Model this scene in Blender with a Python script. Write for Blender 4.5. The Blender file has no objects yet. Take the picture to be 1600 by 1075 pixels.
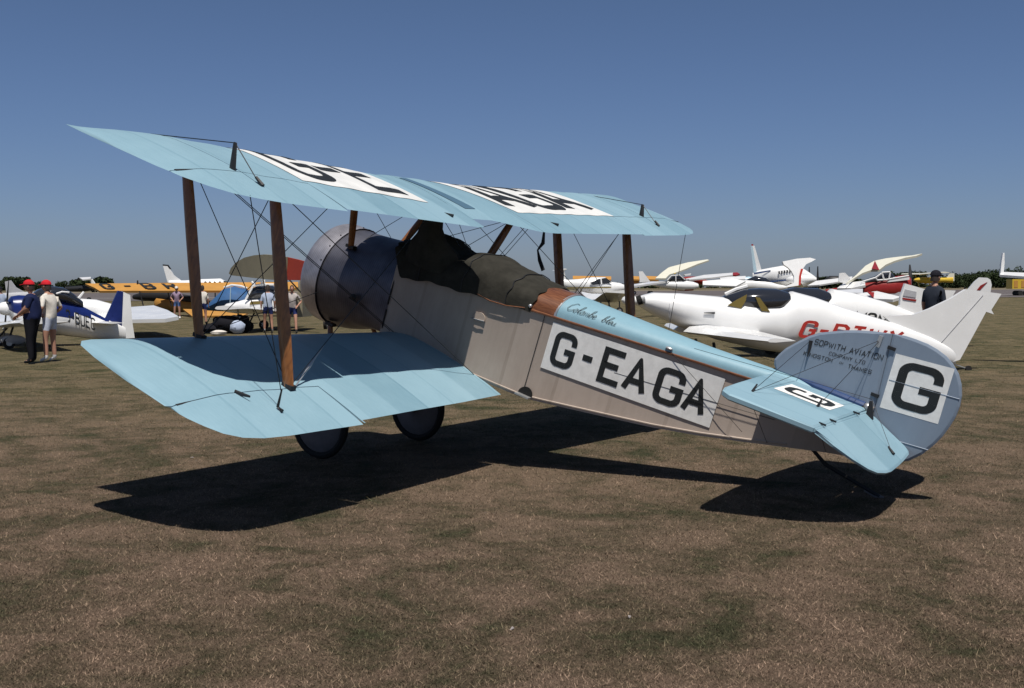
import bpy, bmesh, math, random
import numpy as np
from mathutils import Vector, Matrix
R = math.radians
rnd = random.Random(7)
SC = bpy.context.scene
COL = SC.collection

# ------------------------------------------------ camera, sky, sun, exposure
CAM = Vector((-7.34445, 8.70106, 1.61965)); FPX = 1758.25; YAW = -0.99468; PIT = -0.0497; ROL = -0.00365
FW = Vector((math.cos(YAW)*math.cos(PIT), math.sin(YAW)*math.cos(PIT), math.sin(PIT)))
RT = Vector((math.sin(YAW), -math.cos(YAW), 0)); UP = RT.cross(FW)
RT2 = RT*math.cos(ROL)+UP*math.sin(ROL); UP2 = UP*math.cos(ROL)-RT*math.sin(ROL)
cd = bpy.data.cameras.new('camera'); cam = bpy.data.objects.new('camera', cd); COL.objects.link(cam)
m = Matrix((RT2, UP2, -FW)).transposed().to_4x4(); m.translation = CAM; cam.matrix_world = m
cd.sensor_width = 36; cd.sensor_fit = 'HORIZONTAL'; cd.lens = 36*FPX/1600; cd.clip_end = 6000; cd.clip_start = .05
SC.camera = cam
SUN = Vector((-.31, .29, 1.0)).normalized()
world = bpy.data.worlds.new('World'); SC.world = world; world.use_nodes = True
nt = world.node_tree; nt.nodes.clear()
sky = nt.nodes.new('ShaderNodeTexSky'); sky.sky_type = 'NISHITA'; sky.sun_disc = False
sky.sun_elevation = math.asin(SUN.z); sky.sun_rotation = math.atan2(SUN.x, SUN.y)
sky.altitude = 0; sky.air_density = 1.0; sky.dust_density = .6; sky.ozone_density = 3.5
bg = nt.nodes.new('ShaderNodeBackground'); bg.inputs[1].default_value = .050
ow = nt.nodes.new('ShaderNodeOutputWorld')
tcw = nt.nodes.new('ShaderNodeTexCoord'); sxw = nt.nodes.new('ShaderNodeSeparateXYZ'); nt.links.new(tcw.outputs['Generated'], sxw.inputs[0])
rw = nt.nodes.new('ShaderNodeValToRGB'); rw.color_ramp.elements[0].position = 0; rw.color_ramp.elements[0].color = (.90, 1.02, 1.46, 1); rw.color_ramp.elements[1].position = .45; rw.color_ramp.elements[1].color = (.92, .95, .98, 1)
nt.links.new(sxw.outputs[2], rw.inputs[0]); mw = nt.nodes.new('ShaderNodeMix'); mw.data_type = 'RGBA'; mw.blend_type = 'MULTIPLY'; mw.inputs[0].default_value = 1
nt.links.new(sky.outputs[0], mw.inputs[6]); nt.links.new(rw.outputs[0], mw.inputs[7]); nt.links.new(mw.outputs[2], bg.inputs[0]); nt.links.new(bg.outputs[0], ow.inputs[0])
sd = bpy.data.lights.new('sun', 'SUN'); sd.energy = 5.0; sd.angle = R(.53); sd.color = (1, .95, .88)
sun = bpy.data.objects.new('sun', sd); COL.objects.link(sun); sun.rotation_euler = SUN.to_track_quat('Z', 'Y').to_euler()
SC.view_settings.view_transform = 'Standard'; SC.view_settings.look = 'None'; SC.view_settings.gamma = 1
SC.view_settings.exposure = 0; SC.view_settings.use_curve_mapping = False
SC.cycles.max_bounces = 6; SC.cycles.use_denoising = True

# ------------------------------------------------ helpers
def mk(name, verts, faces, mat=None, parent=None, smooth=False):
    me = bpy.data.meshes.new(name); me.from_pydata([tuple(v) for v in verts], [], faces); me.validate(); me.update()
    if smooth: me.polygons.foreach_set('use_smooth', [True]*len(me.polygons))
    o = bpy.data.objects.new(name, me); COL.objects.link(o)
    if mat:
        for q in (mat if isinstance(mat, (list, tuple)) else [mat]): me.materials.append(q)
    if parent: o.parent = parent
    return o
def tag(o, label=None, cat=None, group=None, kind=None):
    if label: o['label'] = label
    if cat: o['category'] = cat
    if group: o['group'] = group
    if kind: o['kind'] = kind
    return o
def thing(name, label, cat, loc=(0, 0, 0), rot=(0, 0, 0), group=None):
    o = bpy.data.objects.new(name, None); COL.objects.link(o); o.location = loc; o.rotation_euler = rot
    o.empty_display_size = .3
    return tag(o, label, cat, group)
class MB:
    def __init__(s): s.v = []; s.f = []; s.m = []
    def add(s, v, f, mi=0):
        n = len(s.v); s.v += [Vector(q) for q in v]; s.f += [tuple(i+n for i in q) for q in f]; s.m += [mi]*len(f)
    def box(s, c, d, rot=None, mi=0):
        M = rot or Matrix.Identity(3); c = Vector(c)
        vs = [c+M@Vector((x*d[0]/2, y*d[1]/2, z*d[2]/2)) for x in (-1, 1) for y in (-1, 1) for z in (-1, 1)]
        s.add(vs, [(0, 1, 3, 2), (4, 6, 7, 5), (0, 4, 5, 1), (2, 3, 7, 6), (0, 2, 6, 4), (1, 5, 7, 3)], mi)
    def tube(s, pts, r, n=6, cap=True, mi=0, flat=1.0, side=None):
        pts = [Vector(p) for p in pts]; rr = r if isinstance(r, (list, tuple)) else [r]*len(pts); v = []
        for i, p in enumerate(pts):
            d = (pts[min(i+1, len(pts)-1)]-pts[max(i-1, 0)]).normalized()
            a = side.copy() if side else (Vector((0, 0, 1)) if abs(d.z) < .9 else Vector((1, 0, 0)))
            a = (a-d*a.dot(d)).normalized(); b = d.cross(a)
            for k in range(n):
                t = 2*math.pi*k/n; v.append(p+a*math.cos(t)*rr[i]+b*math.sin(t)*rr[i]*flat)
        f = [(i*n+k, i*n+(k+1) % n, (i+1)*n+(k+1) % n, (i+1)*n+k) for i in range(len(pts)-1) for k in range(n)]
        if cap: f += [tuple(range(n))[::-1], tuple((len(pts)-1)*n+k for k in range(n))]
        s.add(v, f, mi)
    def rings(s, rings, closed=True, cap=True, mi=0):
        n = len(rings[0]); v = [p for r in rings for p in r]
        kk = n if closed else n-1
        f = [(i*n+k, i*n+(k+1) % n, (i+1)*n+(k+1) % n, (i+1)*n+k) for i in range(len(rings)-1) for k in range(kk)]
        if cap and closed: f += [tuple(range(n))[::-1], tuple((len(rings)-1)*n+k for k in range(n))]
        s.add(v, f, mi)
    def ball(s, c, r, n=8, m=6, sc=(1, 1, 1), mi=0):
        c = Vector(c); rg = []
        for i in range(m+1):
            t = math.pi*i/m; rg.append([c+Vector((math.sin(t)*math.cos(2*math.pi*k/n)*r*sc[0], math.sin(t)*math.sin(2*math.pi*k/n)*r*sc[1], math.cos(t)*r*sc[2])) for k in range(n)])
        s.rings(rg, cap=False, mi=mi)
    def slab(s, poly, normal, th, mi=0):
        nv = Vector(normal).normalized()*th/2; n = len(poly)
        v = [Vector(p)+nv for p in poly]+[Vector(p)-nv for p in poly]
        s.add(v, [tuple(range(n)), tuple(range(2*n-1, n-1, -1))]+[(i, i+n, (i+1) % n+n, (i+1) % n) for i in range(n)], mi)
    def build(s, name, mat=None, parent=None, smooth=False, fix=True):
        o = mk(name, s.v, s.f, mat, parent, smooth)
        if isinstance(mat, (list, tuple)) and len(o.data.polygons) == len(s.m): o.data.polygons.foreach_set('material_index', s.m)
        if fix:
            bm = bmesh.new(); bm.from_mesh(o.data); bmesh.ops.remove_doubles(bm, verts=bm.verts, dist=1e-5)
            bmesh.ops.recalc_face_normals(bm, faces=bm.faces); bm.to_mesh(o.data); bm.free()
            if smooth: o.data.polygons.foreach_set('use_smooth', [True]*len(o.data.polygons)); autosmooth(o)
        return o
def autosmooth(o, ang=35):
    bm = bmesh.new(); bm.from_mesh(o.data)
    for e in bm.edges:
        if len(e.link_faces) == 2 and e.calc_face_angle(0) > R(ang): e.smooth = False
    bm.to_mesh(o.data); bm.free()
# ------------------------------------------------ materials
def mat(name, col, rough=.6, metal=0., noise=0., nscale=8., bump=0., bscale=60., spec=.4, stretch=None, coat=0., col2=None):
    M = bpy.data.materials.new(name); M.use_nodes = True; t = M.node_tree; b = t.nodes['Principled BSDF']
    b.inputs['Base Color'].default_value = (*col, 1); b.inputs['Roughness'].default_value = rough; b.inputs['Metallic'].default_value = metal
    b.inputs['Specular IOR Level'].default_value = spec; b.inputs['Coat Weight'].default_value = coat
    tc = t.nodes.new('ShaderNodeTexCoord'); src = tc.outputs['Object']
    if stretch:
        mp = t.nodes.new('ShaderNodeMapping'); mp.inputs['Scale'].default_value = stretch; t.links.new(src, mp.inputs[0]); src = mp.outputs[0]
    if noise:
        n = t.nodes.new('ShaderNodeTexNoise'); n.inputs['Scale'].default_value = nscale; n.inputs['Detail'].default_value = 6; n.inputs['Roughness'].default_value = .65
        t.links.new(src, n.inputs[0])
        r = t.nodes.new('ShaderNodeValToRGB'); r.color_ramp.elements[0].position = .3; r.color_ramp.elements[1].position = .7
        c2 = col2 or tuple(c*(1-noise) for c in col)
        r.color_ramp.elements[0].color = (*c2, 1); r.color_ramp.elements[1].color = (*[min(1, c*(1+noise*.5)) for c in col], 1)
        t.links.new(n.outputs[0], r.inputs[0]); t.links.new(r.outputs[0], b.inputs['Base Color'])
        mr = t.nodes.new('ShaderNodeMapRange'); mr.inputs[3].default_value = max(0, rough-.1); mr.inputs[4].default_value = min(1, rough+.1)
        t.links.new(n.outputs[0], mr.inputs[0]); t.links.new(mr.outputs[0], b.inputs['Roughness'])
    if bump:
        n2 = t.nodes.new('ShaderNodeTexNoise'); n2.inputs['Scale'].default_value = bscale; n2.inputs['Detail'].default_value = 4; t.links.new(src, n2.inputs[0])
        bp = t.nodes.new('ShaderNodeBump'); bp.inputs['Strength'].default_value = bump; bp.inputs['Distance'].default_value = .01
        t.links.new(n2.outputs[0], bp.inputs['Height']); t.links.new(bp.outputs[0], b.inputs['Normal'])
    return M
def doped(name, c1, c2, baysp=.38, axis=1, rough=.42):
    """doped fabric: tone changes a little from rib bay to rib bay, fine weave, faint grime"""
    M = bpy.data.materials.new(name); M.use_nodes = True; t = M.node_tree; N = t.nodes.new; L = t.links.new; b = t.nodes['Principled BSDF']
    tc = N('ShaderNodeTexCoord'); sp = N('ShaderNodeSeparateXYZ'); L(tc.outputs['Object'], sp.inputs[0])
    dv = N('ShaderNodeMath'); dv.operation = 'DIVIDE'; dv.inputs[1].default_value = baysp; L(sp.outputs[axis], dv.inputs[0])
    fl = N('ShaderNodeMath'); fl.operation = 'FLOOR'; L(dv.outputs[0], fl.inputs[0])
    wn = N('ShaderNodeTexWhiteNoise'); wn.noise_dimensions = '1D'; L(fl.outputs[0], wn.inputs['W'])
    fr = N('ShaderNodeMath'); fr.operation = 'FRACT'; L(dv.outputs[0], fr.inputs[0])
    ed = N('ShaderNodeMath'); ed.operation = 'LESS_THAN'; ed.inputs[1].default_value = .06; L(fr.outputs[0], ed.inputs[0])
    mp = N('ShaderNodeMapping'); mp.inputs['Scale'].default_value = (1.2, 30, 30) if axis == 1 else (9, 9, 2); L(tc.outputs['Object'], mp.inputs[0])
    n = N('ShaderNodeTexNoise'); n.inputs['Scale'].default_value = 2; n.inputs['Detail'].default_value = 8; n.inputs['Roughness'].default_value = .7; L(mp.outputs[0], n.inputs[0])
    n3 = N('ShaderNodeTexNoise'); n3.inputs['Scale'].default_value = 3.5; n3.inputs['Detail'].default_value = 5; L(tc.outputs['Object'], n3.inputs[0])
    a = N('ShaderNodeMath'); a.operation = 'MULTIPLY_ADD'; a.inputs[1].default_value = .5; L(wn.outputs[0], a.inputs[0]); 
    a2 = N('ShaderNodeMath'); a2.operation = 'MULTIPLY'; a2.inputs[1].default_value = .55; L(n.outputs[0], a2.inputs[0]); L(a2.outputs[0], a.inputs[2])
    a3 = N('ShaderNodeMath'); a3.operation = 'MULTIPLY_ADD'; a3.inputs[1].default_value = .42; L(n3.outputs[0], a3.inputs[0]); L(a.outputs[0], a3.inputs[2])
    a4 = N('ShaderNodeMath'); a4.operation = 'MULTIPLY_ADD'; a4.inputs[1].default_value = -.2; L(ed.outputs[0], a4.inputs[0]); L(a3.outputs[0], a4.inputs[2])
    r = N('ShaderNodeValToRGB'); r.color_ramp.elements[0].position = .2; r.color_ramp.elements[1].position = .95
    r.color_ramp.elements[0].color = (*c1, 1); r.color_ramp.elements[1].color = (*c2, 1); L(a4.outputs[0], r.inputs[0]); L(r.outputs[0], b.inputs['Base Color'])
    b.inputs['Roughness'].default_value = rough; b.inputs['Specular IOR Level'].default_value = .35
    w = N('ShaderNodeTexNoise'); w.inputs['Scale'].default_value = 250; L(tc.outputs['Object'], w.inputs[0])
    bp = N('ShaderNodeBump'); bp.inputs['Strength'].default_value = .12; bp.inputs['Distance'].default_value = .004; L(w.outputs[0], bp.inputs['Height']); L(bp.outputs[0], b.inputs['Normal'])
    return M
def wood(name, c1, c2, scale=(3, 3, 14), rough=.35):
    M = bpy.data.materials.new(name); M.use_nodes = True; t = M.node_tree; N = t.nodes.new; L = t.links.new; b = t.nodes['Principled BSDF']
    tc = N('ShaderNodeTexCoord'); mp = N('ShaderNodeMapping'); mp.inputs['Scale'].default_value = scale; L(tc.outputs['Object'], mp.inputs[0])
    n = N('ShaderNodeTexNoise'); n.inputs['Scale'].default_value = 2.2; n.inputs['Detail'].default_value = 9; n.inputs['Distortion'].default_value = 1.4; L(mp.outputs[0], n.inputs[0])
    r = N('ShaderNodeValToRGB'); r.color_ramp.elements[0].position = .32; r.color_ramp.elements[1].position = .7
    r.color_ramp.elements[0].color = (*c1, 1); r.color_ramp.elements[1].color = (*c2, 1); L(n.outputs[0], r.inputs[0]); L(r.outputs[0], b.inputs['Base Color'])
    b.inputs['Roughness'].default_value = rough; b.inputs['Coat Weight'].default_value = .25
    return M
BLUE1 = (.148, .265, .33); BLUE2 = (.25, .39, .46)
m_blue = doped('light_blue_doped_fabric', BLUE1, BLUE2)
m_deckblue = doped('light_blue_deck_fabric', (.17, .31, .38), (.26, .42, .49), 5, 0)
m_finblue = doped('fin_blue_fabric', (.165, .21, .275), (.225, .275, .345), .9, 0)
m_linen = doped('clear_doped_linen', (.31, .252, .205), (.48, .40, .34), .52, 0, .5)
m_white = mat('white_panel_paint', (.84, .83, .80), .5, noise=.12, nscale=14, stretch=(1, 8, 1), bump=.1, bscale=200)
m_white_top = mat('white_wing_panel_paint', (.68, .68, .66), .5, noise=.1, nscale=6)
m_letter = mat('black_lettering', (.018, .02, .02), .5, noise=.3, nscale=30)
m_strut = wood('varnished_spruce_strut', (.15, .052, .014), (.30, .115, .032), (14, 14, 2.5))
m_mahog = wood('mahogany_ply', (.10, .032, .012), (.22, .085, .035), (2.5, 16, 16))
m_wire = mat('dark_steel_wire', (.03, .032, .035), .4, .6)
m_steel = mat('dark_steel_fitting', (.03, .03, .032), .5, .4)
m_bright = mat('bright_fitting', (.55, .55, .55), .35, .7)
m_tarp = mat('dark_olive_canvas', (.036, .034, .028), .95, noise=.35, nscale=9, bump=.6, bscale=14, spec=.1)
m_rubber = mat('tyre_rubber', (.02, .019, .018), .85, noise=.3, nscale=20)
m_disc = mat('wheel_disc_fabric', (.17, .16, .17), .7, noise=.3, nscale=6)
m_glass_slot = mat('smoked_celluloid', (.085, .16, .22), .25)
m_navy = mat('navy_fairing', (.028, .06, .16), .4, noise=.2)
m_script = mat('dark_green_script', (.03, .06, .07), .5)
m_hole = mat('black_opening', (.008, .008, .008), .9)
def metal_turned():
    M = bpy.data.materials.new('turned_aluminium'); M.use_nodes = True; t = M.node_tree; N = t.nodes.new; L = t.links.new; b = t.nodes['Principled BSDF']
    tc = N('ShaderNodeTexCoord')
    wv = N('ShaderNodeTexWave'); wv.wave_type = 'BANDS'; wv.bands_direction = 'X'; wv.inputs['Scale'].default_value = 15; wv.inputs['Distortion'].default_value = .6; wv.inputs['Detail'].default_value = 3; L(tc.outputs['Object'], wv.inputs[0])
    n = N('ShaderNodeTexNoise'); n.inputs['Scale'].default_value = 5; n.inputs['Detail'].default_value = 8; L(tc.outputs['Object'], n.inputs[0])
    mx = N('ShaderNodeMath'); mx.operation = 'MULTIPLY_ADD'; mx.inputs[1].default_value = .14; L(wv.outputs[1], mx.inputs[0]); L(n.outputs[0], mx.inputs[2])
    r = N('ShaderNodeValToRGB'); r.color_ramp.elements[0].position = .35; r.color_ramp.elements[1].position = .95
    r.color_ramp.elements[0].color = (.26, .25, .27, 1); r.color_ramp.elements[1].color = (.72, .70, .74, 1); L(mx.outputs[0], r.inputs[0]); L(r.outputs[0], b.inputs['Base Color'])
    b.inputs['Metallic'].default_value = .8; b.inputs['Roughness'].default_value = .46
    bp = N('ShaderNodeBump'); bp.inputs['Strength'].default_value = .35; bp.inputs['Distance'].default_value = .004; L(mx.outputs[0], bp.inputs['Height']); L(bp.outputs[0], b.inputs['Normal'])
    return M
m_cowl = metal_turned()
m_panel = m_cowl.copy(); m_panel.name = 'shade_toned_panel_metal'  # cowl metal copy; upper wing's shade put into a darker, bluer colour
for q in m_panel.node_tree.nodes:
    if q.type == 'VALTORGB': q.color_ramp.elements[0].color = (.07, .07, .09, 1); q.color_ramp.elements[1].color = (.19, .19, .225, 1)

# ------------------------------------------------ the setting: ground
FH = Vector((math.cos(YAW), math.sin(YAW), 0))
def gz(x, y):
    D = (x-CAM.x)*FH.x+(y-CAM.y)*FH.y
    k = min(max((D-38)/180, 0), 1); return 1.0*k*k*(3-2*k)
def G(u, D, dz=0.):
    x = CAM.x+FH.x*D+RT.x*(u-800)/FPX*D; y = CAM.y+FH.y*D+RT.y*(u-800)/FPX*D
    return Vector((x, y, gz(x, y)+dz))
def ray(u, v): return FW+RT2*((u-800)/FPX)-UP2*((v-537.5)/FPX)
def at(u, v, D):
    r = ray(u, v); return CAM+r*(D/(r.x*FH.x+r.y*FH.y))

def grass_mat(name, blades=False):
    M = bpy.data.materials.new(name); M.use_nodes = True; t = M.node_tree; N = t.nodes.new; L = t.links.new; b = t.nodes['Principled BSDF']
    ge = N('ShaderNodeNewGeometry')
    def noise(sc, det=6, rough=.6, dist=0):
        n = N('ShaderNodeTexNoise'); n.inputs['Scale'].default_value = sc; n.inputs['Detail'].default_value = det; n.inputs['Roughness'].default_value = rough; n.inputs['Distortion'].default_value = dist
        L(ge.outputs['Position'], n.inputs[0]); return n.outputs[0]
    big = noise(.75, 6, .7, .8); mid = noise(2.0, 8, .75, .5); fine = noise(38, 7, .8); mot = noise(160, 3, .8)
    def madd(a, k, c):
        q = N('ShaderNodeMath'); q.operation = 'MULTIPLY_ADD'; q.inputs[1].default_value = k; L(a, q.inputs[0])
        if isinstance(c, float): q.inputs[2].default_value = c
        else: L(c, q.inputs[2])
        return q.outputs[0]
    s = madd(big, 1.0, -.02); s = madd(mid, 1.15, s); s = madd(fine, .45, s)
    r = N('ShaderNodeValToRGB'); e = r.color_ramp.elements; e[0].position = .83; e[1].position = 1.38
    r.color_ramp.elements[0].color = (.040, .047, .026, 1); r.color_ramp.elements[1].color = (.155, .105, .078, 1)
    k = r.color_ramp.elements.new(1.0); k.color = (.078, .066, .044, 1)
    k = r.color_ramp.elements.new(1.0); k.color = (.1, .08, .055, 1)
    mr = N('ShaderNodeMapRange'); mr.inputs[1].default_value = .75; mr.inputs[2].default_value = 1.5; L(s, mr.inputs[0])
    e = r.color_ramp.elements; e[0].position = .18; e[1].position = .42; e[2].position = .58; e[3].position = .86
    e[0].color = (.032, .042, .019, 1); e[1].color = (.062, .064, .033, 1); e[2].color = (.100, .084, .050, 1); e[3].color = (.180, .136, .090, 1)
    L(mr.outputs[0], r.inputs[0])
    mul = N('ShaderNodeMix'); mul.data_type = 'RGBA'; mul.blend_type = 'MULTIPLY'; mul.inputs[0].default_value = 1
    L(r.outputs[0], mul.inputs[6])
    if blades:
        oi = N('ShaderNodeAttribute'); oi.attribute_name = 'tone'; v = oi.outputs['Fac']; mm = N('ShaderNodeMapRange'); mm.clamp = False; mm.inputs[3].default_value = .5; mm.inputs[4].default_value = 2.4; L(v, mm.inputs[0])
    else:
        mm = N('ShaderNodeMapRange'); mm.inputs[1].default_value = .3; mm.inputs[2].default_value = .72; mm.inputs[3].default_value = .45; mm.inputs[4].default_value = 1.5; L(mot, mm.inputs[0])
    L(mm.outputs[0], mul.inputs[7]); L(mul.outputs[2], b.inputs['Base Color'])
    dp = N('ShaderNodeVectorMath'); dp.operation = 'DOT_PRODUCT'; dp.inputs[1].default_value = (math.cos(YAW), math.sin(YAW), 0); L(ge.outputs['Position'], dp.inputs[0])
    d0 = CAM.x*math.cos(YAW)+CAM.y*math.sin(YAW)
    wob = N('ShaderNodeMath'); wob.operation = 'MULTIPLY_ADD'; wob.inputs[1].default_value = 14; L(noise(.16, 4), wob.inputs[0]); L(dp.outputs['Value'], wob.inputs[2])
    mq = N('ShaderNodeMapRange'); mq.inputs[1].default_value = d0+14; mq.inputs[2].default_value = d0+30; L(wob.outputs[0], mq.inputs[0])
    tn = N('ShaderNodeMix'); tn.data_type = 'RGBA'; tn.inputs[6].default_value = (1.02, .95, 1.02, 1); tn.inputs[7].default_value = (.82, .86, .74, 1); L(mq.outputs[0], tn.inputs[0])
    m3 = N('ShaderNodeMix'); m3.data_type = 'RGBA'; m3.blend_type = 'MULTIPLY'; m3.inputs[0].default_value = 1; L(mul.outputs[2], m3.inputs[6]); L(tn.outputs[2], m3.inputs[7]); L(m3.outputs[2], b.inputs['Base Color'])
    b.inputs['Roughness'].default_value = .95; b.inputs['Specular IOR Level'].default_value = .12
    if not blades:
        bp = N('ShaderNodeBump'); bp.inputs['Strength'].default_value = .9; bp.inputs['Distance'].default_value = .03; L(fine, bp.inputs['Height']); L(bp.outputs[0], b.inputs['Normal'])
    return M
m_grass = grass_mat('dry_mown_grass'); m_blade = grass_mat('dry_grass_blades', True)
Ds = [-30, -10, 0, 5, 12, 20, 30, 38]+[38+i*9 for i in range(1, 22)]+[260, 400, 800, 1500, 3000, 5000]
vs = []; fs = []; ncol = 13
for D in Ds:
    for j in range(ncol):
        w = max(60, abs(D)*1.6+40)*(j/(ncol-1)*2-1)
        x = CAM.x+FH.x*D+RT.x*w; y = CAM.y+FH.y*D+RT.y*w; vs.append((x, y, gz(x, y)))
for i in range(len(Ds)-1):
    for j in range(ncol-1): a = i*ncol+j; fs.append((a, a+1, a+1+ncol, a+ncol))
tag(mk('ground', vs, fs, m_grass, None, True), 'dry brown mown airfield grass with greener patches', kind='structure')
m_asph = mat('old_asphalt', (.105, .09, .088), .9, noise=.25, nscale=.6, bump=.3, bscale=30)
m_line = mat('faded_line_paint', (.42, .40, .39), .8, noise=.2, nscale=2)
m_verge = mat('parched_verge', (.17, .14, .095), .95, noise=.3, nscale=.3)
def strip(name, D0, D1, u0, u1, mt, dz, label):
    n = 24; v = []; f = []
    for k in range(n+1):
        w = -400+800*k/n
        for q in range(5):
            D = D0+(D1-D0)*q/4+w*.03
            x = CAM.x+FH.x*D+RT.x*w; y = CAM.y+FH.y*D+RT.y*w; v.append((x, y, gz(x, y)+dz))
    for k in range(n):
        for q in range(4): a = k*5+q; f.append((a, a+1, a+6, a+5))
    return tag(mk(name, v, f, mt), label, kind='structure')
strip('taxiway', 118, 196, 0, 0, m_asph, .03, 'grey asphalt taxiway crossing the field')
strip('taxiway_line', 134, 135.2, 0, 0, m_line, .05, 'pale painted line along the taxiway')
strip('verge', 197, 290, 0, 0, m_verge, .04, 'parched pale grass strip beyond the taxiway')
# grass blades near the camera: real blades, one mesh
def grass_blades():
    rs = np.random.RandomState(3); N = 520000
    D = 4.2*np.exp(rs.rand(N)**1.0*math.log(30/4.2))
    # density falls with distance
    D = 1/(1/4.2-rs.rand(N)**.85*(1/4.2-1/34.))
    w = (rs.rand(N)*2-1)*.485*D*1.03
    x = CAM.x+FH.x*D+RT.x*w; y = CAM.y+FH.y*D+RT.y*w
    h = (.004+.010*rs.rand(N)**2)*(1+.03*D); wd = (.0008+.0009*rs.rand(N))*(1+.08*D); straw = rs.rand(N) < .012; h = np.where(straw, h*1.7+.004, h)
    a = rs.rand(N)*2*np.pi; lean = (rs.rand(N)+.05)*2.2; b = rs.rand(N)*2*np.pi
    base = np.stack([x, y, np.zeros(N)], 1); sx = np.stack([np.cos(a)*wd, np.sin(a)*wd, np.zeros(N)], 1)
    tip = base+np.stack([np.cos(b)*h*lean, np.sin(b)*h*lean, h], 1)
    V = np.empty((N*3, 3)); V[0::3] = base-sx; V[1::3] = base+sx; V[2::3] = tip
    me = bpy.data.meshes.new('grass'); me.vertices.add(N*3); me.vertices.foreach_set('co', V.ravel())
    me.loops.add(N*3); me.loops.foreach_set('vertex_index', np.arange(N*3, dtype=np.int32))
    me.polygons.add(N); me.polygons.foreach_set('loop_start', np.arange(0, N*3, 3, dtype=np.int32)); me.polygons.foreach_set('loop_total', np.full(N, 3, dtype=np.int32))
    me.update(); at_ = me.attributes.new('tone', 'FLOAT', 'POINT'); at_.data.foreach_set('value', np.repeat(np.where(straw, .95, rs.rand(N)**2.4), 3).astype(np.float32))
    me.materials.append(m_blade); o = bpy.data.objects.new('grass', me); COL.objects.link(o)
    tag(o, 'short dry grass blades of the mown field', kind='stuff')
grass_blades()
# ------------------------------------------------ lettering
def arc(cx, cy, rx, ry, a0, a1, n=7):
    return [(cx+rx*math.cos(R(a0+(a1-a0)*i/n)), cy+ry*math.sin(R(a0+(a1-a0)*i/n))) for i in range(n+1)]
def glyph(ch, W=.62, H=1., r=.2):
    g = {'G': [arc(W-r, H-r, r, r, 0, 90)[0:1] and [(W, H*.70)]+arc(W-r, H-r, r, r, 0, 90)+arc(r, H-r, r, r, 90, 180)+arc(r, r, r, r, 180, 270)+arc(W-r, r, r, r, 270, 360)+[(W, H*.46), (W*.55, H*.46)]],
         'E': [[(W, H), (0, H), (0, 0), (W, 0)], [(0, H*.52), (W*.8, H*.52)]],
         'A': [[(0, 0), (W*.5, H), (W, 0)], [(W*.2, H*.3), (W*.8, H*.3)]],
         'B': [[(0, 0), (0, H), (W*.7, H), (W, H*.85), (W, H*.65), (W*.7, H*.52), (0, H*.52)], [(W*.7, H*.52), (W, H*.4), (W, H*.12), (W*.7, 0), (0, 0)]],
         '-': [[(0, H*.5), (W, H*.5)]],
         'T': [[(0, H), (W, H)], [(W/2, H), (W/2, 0)]], 'W': [[(0, H), (W*.25, 0), (W*.5, H*.8), (W*.75, 0), (W, H)]],
         'Y': [[(0, H), (W/2, H*.5), (W, H)], [(W/2, H*.5), (W/2, 0)]], 'M': [[(0, 0), (0, H), (W/2, H*.3), (W, H), (W, 0)]],
         'O': [[(r, H)]+arc(W-r, H-r, r, r, 90, 0)+arc(W-r, r, r, r, 0, -90)+arc(r, r, r, r, -90, -180)+arc(r, H-r, r, r, 180, 90)],
         'S': [[(W, H*.8)]+arc(W-r, H-r, r, r, 0, 90)+arc(r, H-r, r, r, 90, 180)+[(0, H*.62), (W*.2, H*.5), (W*.8, H*.5), (W, H*.38)]+arc(W-r, r, r, r, 0, -90)+arc(r, r, r, r, -90, -180)+[(0, H*.2)]],
         'U': [[(0, H)]+arc(r, r, r, r, 180, 270)+arc(W-r, r, r, r, 270, 360)+[(W, H)]],
         'C': [arc(W-r, H-r, r, r, 5, 90)+arc(r, H-r, r, r, 90, 180)+arc(r, r, r, r, 180, 270)+arc(W-r, r, r, r, 270, 355)],
         'P': [[(0, 0), (0, H), (W*.7, H), (W, H*.85), (W, H*.62), (W*.7, H*.48), (0, H*.48)]],
         'R': [[(0, 0), (0, H), (W*.7, H), (W, H*.85), (W, H*.62), (W*.7, H*.48), (0, H*.48)], [(W*.5, H*.48), (W, 0)]],
         'X': [[(0, 0), (W, H)], [(0, H), (W, 0)]], 'I': [[(W/2, 0), (W/2, H)]], 'H': [[(0, 0), (0, H)], [(W, 0), (W, H)], [(0, H/2), (W, H/2)]],
         'V': [[(0, H), (W/2, 0), (W, H)]], 'N': [[(0, 0), (0, H), (W, 0), (W, H)]], 'L': [[(0, H), (0, 0), (W, 0)]],
         'D': [[(0, 0), (0, H), (W*.6, H)]+arc(W-.25, H-.3, .25, .3, 60, 0)+arc(W-.25, .3, .25, .3, 0, -60)+[(W*.6, 0), (0, 0)]],
         'K': [[(0, 0), (0, H)], [(W, H), (0, H*.42)], [(W*.3, H*.6), (W, 0)]], 'J': [[(W, H), (W, H*.2), (W*.7, 0), (W*.3, 0), (0, H*.2)]]}
    return g[ch]
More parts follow.
